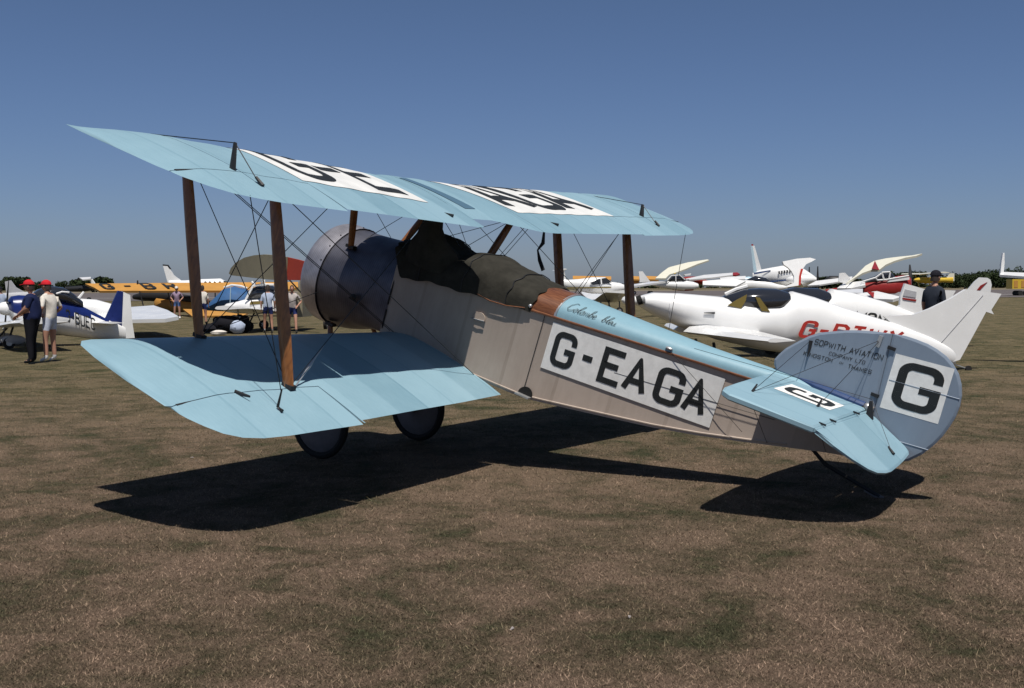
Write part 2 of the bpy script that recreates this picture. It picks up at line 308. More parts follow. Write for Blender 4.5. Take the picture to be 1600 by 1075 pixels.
def ribbon(pts, w, step=.08):
    """flat stroke along a polyline with mitred joints -> list of quads in 2D"""
    P = [pts[0]]
    for q in pts[1:]:
        if math.dist(P[-1], q) > 1e-4: P.append(q)
    n = len(P); L = []; 
    for i in range(n):
        a = P[max(i-1, 0)]; b = P[i]; c = P[min(i+1, n-1)]
        d1 = np.array(b)-np.array(a); d2 = np.array(c)-np.array(b)
        if i == 0: d1 = d2
        if i == n-1: d2 = d1
        d1 = d1/np.linalg.norm(d1); d2 = d2/np.linalg.norm(d2)
        n1 = np.array([-d1[1], d1[0]]); n2 = np.array([-d2[1], d2[0]]); m_ = n1+n2; m_ /= max(np.linalg.norm(m_), 1e-6); k = 1/max(.45, m_.dot(n1))
        L.append((np.array(b)+m_*w/2*k, np.array(b)-m_*w/2*k))
    quads = []
    for i in range(n-1):
        s = max(1, int(math.dist(P[i], P[i+1])/step))
        for j in range(s):
            t0 = j/s; t1 = (j+1)/s; f = lambda q, t: L[i][q]*(1-t)+L[i+1][q]*t
            quads.append([f(0, t0), f(1, t0), f(1, t1), f(0, t1)])
    return quads
def lettering(name, text, mapf, mt, parent, stroke=.17, W=.62, gap=.26, H=1., shear=0., spans=None, thick=None, total=None, widths=None, step=.08):
    """mapf maps (x in 0..1 along the text, y in 0..1 up the letter) onto the surface"""
    q2 = []; x = 0
    for i, ch in enumerate(text):
        if ch == ' ': x += W*.7+gap; continue
        w = (widths or {}).get(ch, W*(.7 if ch == '-' else 1.25 if ch in 'MW' else .35 if ch == 'I' else 1)); one = []
        for line in glyph(ch, w):
            for qd in ribbon(line, stroke, step): one.append([(p[0]+x+shear*p[1], min(max(p[1], -.5*stroke), 1+.5*stroke)) for p in qd])
        q2.append(one); x += w+gap
    tot = x-gap; hs = stroke/2; out = None
    for one in q2:
        v = []; f = []
        for k, qd in enumerate(one):
            z = (k % 4)*.00025
            for p in qd: v.append(mapf((p[0]+hs)/(tot+2*hs), (p[1]+hs)/(1+2*hs), z))
            f.append((4*k, 4*k+1, 4*k+2, 4*k+3))
        out = mk('letter', v, f, mt, parent)
    return out
def patch(name, mapf, mt, parent, nu=12, nv=8):
    v = [mapf(i/nu, j/nv, 0) for i in range(nu+1) for j in range(nv+1)]
    f = [(i*(nv+1)+j, (i+1)*(nv+1)+j, (i+1)*(nv+1)+j+1, i*(nv+1)+j+1) for i in range(nu) for j in range(nv)]
    return mk(name, v, f, mt, parent, True)

# ------------------------------------------------ the biplane (body frame: x forward, y port, z up, origin on the axle)
plane = thing('biplane', 'large pale blue vintage biplane with linen fuselage and white lettered panels, filling the foreground', 'biplane', (0, 0, .35), (0, -.32528, 0))
def interp(tab, x):
    if x <= tab[0][0]: return tab[0][1]
    for (a, b), (c, d) in zip(tab, tab[1:]):
        if x <= c: return b+(d-b)*(x-a)/(c-a)
    return tab[-1][1]
CH = 1.5597
def camf(t):
    t = min(max(t, 0), 1)
    return .07*CH*((t/.3)*(2-t/.3) if t < .3 else 1-((t-.3)/.7)**2)
UPW = dict(xL=.437, zL=2.3053, inc=.02302, dih=.03667, y0=.6433)
LOW = dict(xL=-.137, zL=.9453, inc=.04741, dih=.02005, y0=.35)
def tipfade(w, y):
    lim = (4.24 if y < 0 else 3.72) if w is UPW else 3.83
    k = min(max((lim-abs(y))/.5, 0), 1); return math.sqrt(k)*.97+.03
RIB = .38
def wpt(w, x, y, top=True, extra=0., rib=True):
    """point on the wing surface for plan position x, y"""
    xte = w['te'](y); xle = w['le'](y); c = xle-xte; t = min(max((xle-x)/c, 0), 1)
    z = w['zL']-(w['xL']-x)*math.tan(w['inc'])+max(0, abs(y)-w['y0'])*math.tan(w['dih'])
    cm = camf(t)*tipfade(w, y)
    if top:
        if rib:
            fr = (y/RIB) % 1; cm -= .006*math.sin(math.pi*fr)**2*math.sin(math.pi*min(1, t*1.05+.02))**.5
        z += cm
    else: z += cm*.12-.012*math.sin(math.pi*t)**.5*tipfade(w, y)
    return Vector((x, y, z+extra))
TEU = [(-4.24, -.75), (-4.20, -.87), (-4.08, -.969), (-3.90, -1.06), (-3.70, -1.105), (-3.36, -1.135), (-2.45, -1.15), (-2.449, -1.135), (-.532, -1.12), (-.374, -1.10), (-.227, -1.013), (-.066, -.89), (.05, -.824), (.45, -.833), (.52, -1.075), (.60, -1.11), (2.40, -1.13), (2.401, -1.15), (3.08, -1.165), (3.30, -1.14), (3.48, -1.09), (3.60, -.975), (3.69, -.80), (3.72, -.60)]
LEU = [(-4.24, -.35), (-4.20, -.12), (-4.07, .20), (-3.95, .44), (-3.92, .437), (3.695, .46), (3.71, .2), (3.72, .0)]
TEL = [(0, -1.60), (.34, -1.60), (1.0, -1.655), (1.7, -1.695), (2.35, -1.74), (2.419, -1.742), (2.42, -1.79), (2.9, -1.80), (3.23, -1.81), (3.45, -1.80), (3.60, -1.76), (3.70, -1.68), (3.76, -1.56), (3.80, -1.44), (3.83, -1.25)]
LEL = [(0, -.137), (3.62, -.137), (3.69, -.150), (3.735, -.185), (3.77, -.25), (3.795, -.40), (3.815, -.60), (3.83, -.85)]
UPW['te'] = lambda y: interp(TEU, y); UPW['le'] = lambda y: interp(LEU, y)
LOW['te'] = lambda y: interp(TEL, abs(y)); LOW['le'] = lambda y: interp(LEL, abs(y))
def ystations(y0, y1, tab):
    s = {round(y0, 4), round(y1, 4)}; a, b = min(y0, y1), max(y0, y1); k = math.ceil(a/RIB*4)
    while k*RIB/4 < b: s.add(round(k*RIB/4, 4)); k += 1
    for q in tab:
        for sg in (1, -1):
            if a < sg*q[0] < b and (tab in (TEL, LEL) or sg == 1): s.add(round(sg*q[0], 4))
    return sorted(s)
def wing_piece(name, w, y0, y1, t0, t1, tab, droop=0.):
    """a piece of wing between spanwise limits and chord fractions t0(y)..t1(y)"""
    ys = ystations(y0, y1, tab); n = 15; rings = []
    for y in ys:
        xl, xt = w['le'](y), w['te'](y); c = xl-xt
        hx = w['hinge']; a = xl if t0 is None else min(max(hx-.004, xt), xl-.001); b = xt if t1 is None else max(min(hx+.004, xl), xt+.001)
        top = []; bot = []
        for i in range(n+1):
            s = i/n
            if t0 is None: s = s**1.7
            x = a+(b-a)*s; dz = -droop*(max(0, hx-x))
            top.append(wpt(w, x, y, True, dz)); bot.append(wpt(w, x, y, False, dz))
        rings.append(top+bot[::-1])
    mb = MB(); mb.rings(rings); return mb
UPW['hinge'] = -.70; LOW['hinge'] = -1.285
def wing_set(w, tab, limits, names, rt):
    pass
def make_wing(w, nm, y_in, y_ail, y_tip, tab):
    mb = wing_piece(nm, w, y_in, y_ail, None, None, tab)
    mb2 = wing_piece(nm, w, y_ail, y_tip, None, 'h', tab)
    mb.add(mb2.v, mb2.f)
    o = mb.build(nm, m_blue, plane, True)
    sg = 1 if y_tip > 0 else -1
    ma = wing_piece('aileron', w, y_ail+sg*.012, y_tip-sg*.02, 'h', None, tab, .02)
    a = ma.build('aileron', m_blue, o, True)
    hl = MB(); hp = []
    for y in ystations(y_ail, y_tip-sg*.06, tab):
        q = wpt(w, w['hinge'], y); b = wpt(w, w['hinge'], y, False); hp.append(b.lerp(q, .72))
    hl.tube(hp, .013, 6); hl.build('hinge_line_filler', m_steel, o, True)  # dark tube marks the hinge line; added to block light through the gap
    return o
up_p = make_wing(UPW, 'upper_wing', .44, 2.40, 3.72, TEU)
up_s = make_wing(UPW, 'upper_wing', -.445, -2.45, -4.24, TEU)
mc = wing_piece('c', UPW, -.437, .432, None, None, TEU); centre = mc.build('centre_section', m_blue, plane, True)
lo_p = make_wing(LOW, 'lower_wing', .345, 2.43, 3.83, TEL)
lo_s = make_wing(LOW, 'lower_wing', -.345, -2.43, -3.83, TEL)
for o, l in ((up_p, 'port upper wing with white G-E panel'), (up_s, 'starboard upper wing with white AGA panel'), (lo_p, 'near lower wing, plain light blue'), (lo_s, 'far lower wing behind the fuselage')): tag(o, l)
def quadmap(c00, c10, c11, c01, w, e):
    def f(u, v, z):
        x = (c00[0]*(1-u)+c10[0]*u)*(1-v)+(c01[0]*(1-u)+c11[0]*u)*v; y = (c00[1]*(1-u)+c10[1]*u)*(1-v)+(c01[1]*(1-u)+c11[1]*u)*v
        return wpt(w, x, y, True, e+z)
    return f
def sub(f, u0, u1, v0, v1): return lambda u, v, z: f(u0+(u1-u0)*u, v0+(v1-v0)*v, z)
# port panel: u outboard -> inboard, v trailing -> leading
fp = quadmap((-.655, 2.42), (-.69, .88), (.36, .95), (.36, 2.42), UPW, .004)
patch('letter_panel', fp, m_white_top, up_p, 40, 18)
fp2 = quadmap((-.655, 2.42), (-.69, .88), (.36, .95), (.36, 2.42), UPW, .007)
lettering('lettering', 'G-E', sub(fp2, .08, .94, .10, .9), m_letter, up_p, .17, .62, .22, step=.05)
fs_ = quadmap((-.69, -.56), (-.70, -2.49), (.36, -2.16), (.36, -.12), UPW, .004)
patch('letter_panel', fs_, m_white_top, up_s, 48, 18)
fs2 = quadmap((-.69, -.56), (-.70, -2.49), (.36, -2.16), (.36, -.12), UPW, .007)
lettering('lettering', 'AGA', sub(fs2, .05, .95, .10, .9), m_letter, up_s, .17, .62, .16, step=.05)
fc = quadmap((-.63, .24), (-.62, .06), (.10, .26), (.06, .42), UPW, .004)
patch('roof_window', fc, m_glass_slot, centre, 6, 12)
# aileron horns, posts and wires on the upper wing
def post(parent, w, x, y, h, name='aileron_horn'):
    b = wpt(w, x, y); mb = MB(); mb.tube([b-Vector((0, 0, .02)), b+Vector((.03, 0, h*.95)), b+Vector((.03, 0, h))], [.035, .02, .014], 8, flat=.4); return mb.build(name, m_steel, parent, True)
def wires(name, pairs, r, parent, mt=m_wire):
    mb = MB()
    for a, b in pairs: mb.tube([a, b], r, 5, False)
    return mb.build(name, mt, parent, True)
for s, up, lo, y in ((1, up_p, lo_p, 3.13), (-1, up_s, lo_s, -3.24)):
    ph = .185 if s > 0 else .135
    post(up, UPW, -.66, y, ph)
    t = wpt(UPW, -.66, y, extra=ph-.005)+Vector((.03, 0, 0))
    wires('horn_wire', [(t, wpt(UPW, .25, y-.0*s)), (t, wpt(UPW, -.90, y-.04*s))], .004, up)
    mb = MB(); mb.tube([wpt(UPW, -.86, y-.035*s, extra=.03), wpt(UPW, -.93, y-.045*s, extra=.0)], [.012, .018], 6); mb.build('turnbuckle', m_steel, up)
    yl = 3.08*s; bl = wpt(LOW, -1.52, yl)
    mb = MB(); mb.tube([bl+Vector((0, 0, .14)), bl+Vector((0, 0, .01)), bl+Vector((-.05, 0, .0))], [.006, .011, .014], 6); mb.build('aileron_horn', m_steel, lo)
    wires('aileron_cable', [(bl+Vector((0, 0, .12)), wpt(UPW, -1.10, 3.35*s if s > 0 else -3.6, False))], .0035, lo)
    mb = MB(); c = wpt(LOW, -1.30, 3.24*s, extra=.006); mb.tube([c+Vector((.02, .03*s, 0)), c+Vector((-.10, 0, .012))], [.02, .008], 6, flat=.4); mb.build('hinge_fitting', m_steel, lo)
    c = wpt(UPW, -.93, .88*s, extra=.004); mb = MB(); mb.tube([c+Vector((.06, 0, 0)), c+Vector((-.05, 0, .004))], [.004, .014], 6, flat=.5); mb.build('pulley_fairing', m_steel, up)
# interplane struts
def strut(name, a, b, chord=.095, th=.034, parent=plane, mt=m_strut, label=None, fwd=Vector((1, 0, 0))):
    a = Vector(a); b = Vector(b); d = (b-a).normalized(); f = (fwd-d*fwd.dot(d)).normalized(); s = d.cross(f); rg = []
    prof = [(.5, 0), (.42, .3), (.2, .5), (-.1, .46), (-.35, .22), (-.5, 0)]; prof = prof+[(x, -y) for x, y in prof[-2:0:-1]]
    for k in range(9):
        t = k/8; sc = .72+.28*math.sin(math.pi*min(max(t, .02), .98))**.6; rg.append([a+(b-a)*t+f*(x*chord*sc)+s*(y*th*2*sc) for x, y in prof])
    mb = MB(); mb.rings(rg); o = mb.build(name, mt, parent, True)
    if label: o['label'] = label
    for e, dd in ((a, d), (b, -d)):
        m2 = MB(); m2.box(e+dd*.015, (.10, .055, .03)); m2.build('strut_socket', m_steel, o)
    return o
tf, tr = -.289, -1.284; uf, ur = .286, -.71
FOOT = {}; TOP = {}
for s in (1, -1):
    for k, xl, xu in (('front', tf, uf), ('rear', tr, ur)):
        a = wpt(LOW, xl, 2.746*s, rib=False); b = wpt(UPW, xu, (2.746 if s > 0 else -2.80), False); FOOT[s, k] = a; TOP[s, k] = b
        strut('interplane_strut', a, b, .125 if k == 'rear' else .12, .036, label='%s %s interplane strut' % ('port' if s > 0 else 'starboard', k))
CB = {}; CT = {}
for s in (1, -1):
    CB[s, 'front'] = Vector((.47, .36*s, 1.60)); CT[s, 'front'] = wpt(UPW, .30, .70*s, False)
    CB[s, 'rear'] = Vector((-.57 if s < 0 else -.44, .34*s, 1.66)); CT[s, 'rear'] = wpt(UPW, -.68 if s < 0 else -.53, .53*s, False)
    for k in ('front', 'rear'): strut('cabane_strut', CB[s, k], CT[s, k], .085, .032, label='%s %s cabane strut' % ('port' if s > 0 else 'starboard', k))
for s in (1, -1):
    rf = wpt(LOW, tf, .37*s); rr = wpt(LOW, tr, .37*s); off = Vector((.012, 0, 0)); pr = []
    for k, rt_ in (('front', rf), ('rear', rr)):
        pr += [(CT[s, k]+off, FOOT[s, k]), (rt_, TOP[s, k]-off)]
        pr += [(rt_+Vector((.05, 0, 0)), TOP[s, k]+Vector((.04, 0, 0)))] if k == 'front' else []
    wires('bracing_wires', pr, .0036, plane)
    wires('incidence_wires', [(FOOT[s, 'front'], TOP[s, 'rear']), (FOOT[s, 'rear'], TOP[s, 'front'])], .0036, plane)
wires('cabane_wires', [(CT[1, 'front'], CB[-1, 'front']), (CT[-1, 'front'], CB[1, 'front']), (CT[1, 'rear'], CB[-1, 'rear']), (CT[-1, 'rear'], CB[1, 'rear']),
      (CT[-1, 'front'], CB[-1, 'rear']), (CT[-1, 'rear'], CB[-1, 'front'])], .0032, plane)
wires('drag_wires', [(FOOT[-1, 'front']+Vector((0, 0, .02)), Vector((.62, -.5, 1.1))), (FOOT[1, 'front']+Vector((0, 0, .02)), Vector((.62, .5, 1.1)))], .0036, plane)
# loose turnbuckle by the near rear strut
mb = MB(); a = FOOT[1, 'rear']+Vector((0, -.06, .0)); b = a+Vector((.22, -.46, .22)); mb.tube([a, a.lerp(b, .35), a.lerp(b, .5), a.lerp(b, .65), b], [.006, .007, .015, .007, .004], 6); mb.build('turnbuckle', m_bright, plane, True)
# strap hanging from the centre section trailing edge
a = wpt(UPW, -1.03, -.56, False); mb = MB(); pts = [a, a+Vector((-.02, -.01, -.12)), a+Vector((.01, .0, -.2)), a+Vector((-.03, -.02, -.29)), a+Vector((-.10, -.02, -.37))]
mb.tube(pts, [.012, .022, .01, .022, .022], 6, flat=.25, side=Vector((1, 0, 0))); mb.build('strap', m_steel, centre)

# ------------------------------------------------ fuselage
HW = [(-4.62, .022), (-4.3, .06), (-1.3, .355), (-.2, .36), (.25, .36)]
ZB = [(-4.6, 1.50), (-4.35, 1.447), (-3.73, 1.28), (-3.18, 1.143), (-2.67, 1.057), (-2.13, .967), (-1.9, .93), (-1.75, .915), (-.21, .915), (.25, .93)]
ZT = [(-4.6, 1.85), (-3.59, 1.80), (-2.69, 1.755), (-2.12, 1.722), (-1.78, 1.705), (-1.0, 1.655), (-.1, 1.615), (.25, 1.60)]
ZC = [(-4.6, 1.935), (-3.81, 1.925), (-3.15, 1.90), (-2.5, 1.90), (-1.9, 1.905), (-1.6, 1.89), (-1.3, 1.92), (-.94, 1.93), (-.5, 1.86), (0, 1.80), (.25, 1.79)]
xs = [-4.60, -4.4, -4.1, -3.8, -3.4, -3.0, -2.6, -2.3, -2.0, -1.88, -1.74, -1.5, -1.2, -.9, -.6, -.3, -.12]
rg = []
for x in xs:
    w, b, t = interp(HW, x), interp(ZB, x), interp(ZT, x); sag = .006 if -4 < x < -.3 else 0
    q = [(w, b+.004), (w-sag, b+(t-b)*.15), (w-sag, b+(t-b)*.5), (w-sag, b+(t-b)*.85), (w, t)]
    rg.append([Vector((x, y, z)) for y, z in q]+[Vector((x, -y, z)) for y, z in q[::-1]])
mb = MB(); mb.rings(rg); fus = mb.build('fuselage', m_linen, plane, True)
def side_map(x0, x1, z0a, z0b, z1a, z1b, e):
    """u along x0->x1 on the port side, v from bottom to top"""
    def f(u, v, z):
        x = x0+(x1-x0)*u; zz = (z0a+(z0b-z0a)*u)*(1-v)+(z1a+(z1b-z1a)*u)*v
        return Vector((x, interp(HW, x)+e+z, zz))
    return f
patch('letter_panel', side_map(-1.885, -3.474, 1.242, 1.30, 1.664, 1.728, .003), m_white, fus, 20, 4)
XS = [('G', -1.945, -2.163), ('-', -2.22, -2.350), ('E', -2.413, -2.636), ('A', -2.640, -2.862), ('G', -2.925, -3.175), ('A', -3.185, -3.395)]
for ch, a, b in XS:
    z0 = lambda x: 1.242+(x+1.885)/(-3.474+1.885)*.058; za, zb = z0(a)+.055, z0(b)+.055
    lettering('letter', ch, side_map(a, b, za, zb, za+.315, zb+.315, .0055), m_letter, fus, .20 if ch != '-' else .2, .66, .1)
def lacing(x):
    z0, z1, w = interp(ZB, x), interp(ZT, x), interp(HW, x)
    mb = MB(); mb.tube([(x, w+.004, z0), (x, w+.004, z1)], .003, 4)
    return mb
lacing(-1.79).build('lacing', m_wire, fus)
mb = MB(); mb.tube([(x, interp(HW, x)+.006, interp(ZT, x)-.004) for x in xs[2:-2]], .011, 6); mb.build('longeron_capping', m_mahog, fus, True)
mb = MB(); mb.tube([(x, interp(HW, x)+.0, interp(ZB, x)+.03) for x in xs[2:-1]], .008, 6); mb.build('lower_longeron', m_linen, fus, True)
def halfdisc(name, x, z, r, mt, parent, depth=.01, tilt=0.):
    w = interp(HW, x)+.004; n = 14; v = [Vector((x+r*math.cos(math.pi*i/n), w, z+r*math.sin(math.pi*i/n)-r*math.cos(math.pi*i/n)*tilt)) for i in range(n+1)]
    mb = MB(); mb.slab(v, (0, 1, 0), depth); return mb.build(name, mt, parent)
st = halfdisc('foot_step', -1.815, .955, .075, m_hole, fus, tilt=.1)
mb = MB(); mb.box((-1.815, .335, .950), (.15, .06, .014)); mb.build('step_plate', m_bright, st)
vt = halfdisc('ventilator', -1.17, 1.435, .07, m_linen, fus, .012, .1)
mb = MB(); mb.tube([(-1.10, .375, 1.428), (-1.17, .38, 1.436), (-1.24, .375, 1.444)], .006, 5); mb.build('ventilator_lip', m_bright, vt)
# decking: mahogany then light blue fabric
def deck(x0, x1, n, mt, name, extra=0., over=0.):
    rg = []
    for k in range(n+1):
        x = x0+(x1-x0)*k/n; w, t, c = interp(HW, x)+extra, interp(ZT, x)+.002, interp(ZC, x)+extra
        rg.append([Vector((x, w*math.cos(a), t-over+(c-t+over)*math.sin(a)**.85 if math.sin(a) > 0 else t-over)) for a in [math.pi*i/20 for i in range(21)]])
    mb = MB(); mb.rings(rg, closed=False); return mb.build(name, mt, plane, True)
deck(-1.885, -1.45, 4, m_mahog, 'rear_cockpit_decking', .004)
td = deck(-4.52, -1.88, 16, m_deckblue, 'turtle_deck', .0)
mb = MB(); rg = [[Vector((-1.88+dx, (interp(HW, -1.88)+.005)*math.cos(a), interp(ZT, -1.88)+(interp(ZC, -1.88)+.004-interp(ZT, -1.88))*max(0, math.sin(a))**.85)) for a in [math.pi*i/20 for i in range(21)]] for dx in (.012, -.012)]
mb.rings(rg, closed=False); mb.build('deck_edge_strip', m_bright, td, True)
# metal front: cowling ring with rounded lip, side panels blending to the flat sided fuselage
ZCW, RCW = 1.228, .520
def ring_circ(x, r, n=40): return [Vector((x, r*math.cos(2*math.pi*i/n), ZCW+r*math.sin(2*math.pi*i/n))) for i in range(n)]
def ring_fus(x, n=40, e=.004):
    w, b, t, c = interp(HW, x)+e, interp(ZB, x)-e, interp(ZT, x), interp(ZC, x); out = []
    for i in range(n):
        a = 2*math.pi*i/n; cx, sx = math.cos(a), math.sin(a)
        if sx >= 0:
            h = c-ZCW; k = (abs(cx)**2.6+abs(sx)**2.6)**(-1/2.6); out.append(Vector((x, w*cx*k, ZCW+h*sx*k)))
        else:
            h = ZCW-b; k = (abs(cx)**7+abs(sx)**7)**(-1/7); out.append(Vector((x, w*cx*k, ZCW+h*sx*k)))
    return out
def blend(A, B, t): return [a.lerp(b, t) for a, b in zip(A, B)]
mb = MB(); rg = [ring_circ(x, r) for x, r in ((.40, RCW-.02), (.66, RCW), (.84, RCW), (.89, RCW-.02), (.93, RCW-.06), (.96, RCW-.12), (.955, RCW-.17), (.93, RCW-.18), (.6, RCW-.16))]
mb.rings(rg[1:], cap=False); cowl = mb.build('engine_cowling', m_cowl, plane, True)
mb = MB(); rg = []
for k in range(9):
    t = k/8; x = .665-.805*t; s_ = t*t*(3-2*t); rg.append(blend(ring_circ(x, RCW-.012), ring_fus(x), s_))
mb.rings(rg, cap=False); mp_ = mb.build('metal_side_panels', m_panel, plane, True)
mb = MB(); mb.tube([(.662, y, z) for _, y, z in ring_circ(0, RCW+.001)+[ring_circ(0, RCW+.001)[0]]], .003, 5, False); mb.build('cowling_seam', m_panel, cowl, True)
mb = MB(); mb.ball((.20, .478, 1.19), .03, sc=(1.3, .6, 1)); mb.tube([(.24, .485, 1.17), (.14, .47, 1.15)], .012, 6); mb.build('panel_catch', m_steel, mp_, True)
for k in range(9):
    a = R(20+k*18); b = Vector((.69, (RCW+.003)*math.cos(a), ZCW+(RCW+.003)*math.sin(a))); mb = MB(); mb.ball(b, .008, 6, 4); mb.build('rivet', m_steel, cowl)
# rotary engine behind the cowling mouth and hub
eng = MB(); eng.tube([(.62, 0, ZCW), (.90, 0, ZCW), (1.0, 0, ZCW)], [.12, .12, .06], 14)
for k in range(9):
    a = 2*math.pi*k/9; d = Vector((0, math.cos(a), math.sin(a))); c0 = Vector((.76, 0, ZCW)); eng.tube([c0+d*.1, c0+d*.33], .055, 10)
eng.build('rotary_engine', m_steel, plane, True)
# canvas cover over both cockpits
CV = [(.24, 1.80, .30), (.16, 1.81, .40), (.05, 1.835, .41), (-.05, 1.86, .41), (-.12, 1.92, .41), (-.2, 1.985, .41), (-.34, 1.97, .41), (-.50, 1.91, .405), (-.68, 1.90, .40), (-.80, 1.96, .40), (-.95, 1.985, .395), (-1.15, 1.955, .385), (-1.36, 1.935, .365), (-1.5, 1.915, .35), (-1.64, 1.905, .335), (-1.66, 1.89, .33)]
rg = []
mb = MB(); mb.tube([p+Vector((-.002, 0, 0)) for p in ring_fus(-.135, 40, .008)], .009, 5, False); mb.build('lacing_strip', m_steel, fus, True)
cxs = np.linspace(.06, -1.66, 60)
for x in cxs:
    c = interp([(a, b) for a, b, _ in CV[::-1]], x); w = interp([(a, b) for a, _, b in CV[::-1]], x)
    zb = interp([(-1.66, 1.68), (-1.45, 1.67), (-1.2, 1.645), (-.95, 1.635), (-.5, 1.585), (-.1, 1.54), (-.04, 1.60), (.06, 1.74)], x)+.010*math.sin(x*9)+.007*math.sin(x*23)
    row = []
    for i in range(31):
        a = math.pi*i/30; cc, ss = math.cos(a), math.sin(a)
        k = .006*math.sin(x*7+i*.35)+.004*math.sin(x*19-i*.6)+.003*math.sin(x*47+i*.2)
        z = zb+(c-zb)*abs(ss)**.62; y = (w+.008)*(abs(cc)**.75)*(1 if cc > 0 else -1)
        row.append(Vector((x+.012*math.sin(i*1.1)-.17*abs(cc)*((x+1.66)/1.72)**2, y*(1+k*1.2), z+k*(.3+ss)*.6)))
    rg.append(row)
rg_cover = rg
mb = MB(); mb.rings(rg, closed=False); tarp = mb.build('cockpit_cover', m_tarp, plane, True)
# hump of canvas drawn up round the near rear cabane strut and windscreen
mb = MB(); rg = []
for t, rx, ry, dy in ((1.70, .36, .24, -.13), (1.82, .30, .23, -.12), (1.92, .23, .18, -.07), (2.0, .15, .12, -.02), (2.10, .105, .085, 0), (2.2, .085, .07, 0), (2.29, .075, .06, 0), (2.33, .02, .02, 0)):
    kk = (t-1.66)/.65; x = -.44-.09*kk; y = .34+.19*kk+dy
    rg.append([Vector((x+rx*math.cos(a)*(1+.12*math.sin(3*a+t*9)), y+ry*math.sin(a)*(1+.1*math.sin(4*a)), t)) for a in [2*math.pi*i/16 for i in range(16)]])
mb.rings(rg); mb.build('cover_hump', m_tarp, tarp, True)
mb = MB(); pts = []
for k in range(9):
    x = -.2-1.4*k/8; pts.append((x, interp(HW, x)+.03, interp(ZT, x)-.015+.02*math.sin(k*1.7)))
mb.tube(pts, .006, 5); mb.build('cover_cord', m_mahog, tarp, True)
for xi in (14, 33, 50):
    mb = MB(); mb.tube([p+Vector((0, p.y*.015, .006)) for p in rg_cover[xi]], .005, 5); mb.build('cover_seam', m_steel, tarp, True)
mb = MB(); p = Vector((-1.66+.02, interp(HW, -1.66)+.02, interp(ZT, -1.66)+.03)); mb.ball(p, .018, 8, 6); mb.build('cover_toggle', m_bright, tarp, True)
# undercarriage
for s in (1, -1):
    ax = Vector((0, .62*s, 0))
    strut('undercarriage_leg', ax, (.55, .30*s, .80), .07, .022, label=None); strut('undercarriage_leg', ax, (-.45, .33*s, .92), .07, .022)
    wh = MB(); rg = []
    for y, r in ((.095, .29), (.06, .335), (.0, .35), (-.06, .335), (-.095, .29)): pass
    o = thing('wheel', None, None); o.parent = plane; o.location = (0, .755*s, 0)
    del_ = MB(); n = 32; ringp = []
    for i in range(n):
        a = 2*math.pi*i/n; ringp.append([Vector(((.315+.036*math.cos(b))*math.cos(a), .036*math.sin(b), (.315+.036*math.cos(b))*math.sin(a))) for b in [2*math.pi*j/8 for j in range(8)]])
    ringp.append(ringp[0]); del_.rings(ringp, cap=False); del_.build('tyre', m_rubber, o, True)
    for q in (1, -1):
        d = MB(); d.rings([[Vector((r*math.cos(2*math.pi*i/n), q*y, r*math.sin(2*math.pi*i/n))) for i in range(n)] for r, y in ((.29, .012), (.27, .03), (.12, .07), (.05, .085), (.045, .1), (.001, .1))], cap=False); d.build('wheel_disc', m_disc, o, True)
mb = MB(); mb.tube([(0, -.74, 0), (0, .74, 0)], .022, 8); mb.build('axle', m_steel, plane, True)
mb = MB(); mb.tube([(-4.2, 0, 1.48), (-4.42, 0, 1.36), (-4.80, -.02, 1.30), (-4.88, -.03, 1.285)], [.014, .017, .016, .014], 8); sk = mb.build('tail_skid', m_steel, plane, True)
mb = MB(); mb.tube([(-4.76, -.02, 1.295), (-4.91, -.035, 1.275)], [.018, .022], 8, flat=.7); mb.build('skid_shoe', m_disc, sk, True)
# tailplane and elevators
def flat_surface(name, poly, parent, mt, th=.028, plane_z=None, nrm=(0, 0, 1)):
    """thin surface with a rounded rim from a plan outline"""
    P = [Vector(p) for p in poly]; c = sum(P, Vector())/len(P); nv = Vector(nrm).normalized(); v = []; n = len(P); ins = []
    for i, p in enumerate(P):
        a = P[i-1]; b = P[(i+1) % n]; d = (b-a).normalized(); q = d.cross(nv)
        if q.dot(c-p) < 0: q = -q
        ins.append(p+q*.018)
    v = [p+nv*th/2 for p in ins]+[p+nv*th*.28 for p in P]+[p-nv*th*.28 for p in P]+[p-nv*th/2 for p in ins]
    f = [tuple(range(n)), tuple(range(4*n-1, 3*n-1, -1))]
    for r_ in range(3): f += [(r_*n+i, (r_+1)*n+i, (r_+1)*n+(i+1) % n, r_*n+(i+1) % n) for i in range(n)]
    o = mk(name, v, f, mt, parent); bm = bmesh.new(); bm.from_mesh(o.data); bmesh.ops.recalc_face_normals(bm, faces=bm.faces); bmesh.ops.triangulate(bm, faces=[q for q in bm.faces if len(q.verts) > 4]); bm.to_mesh(o.data); bm.free(); return o
ZTP = 1.885
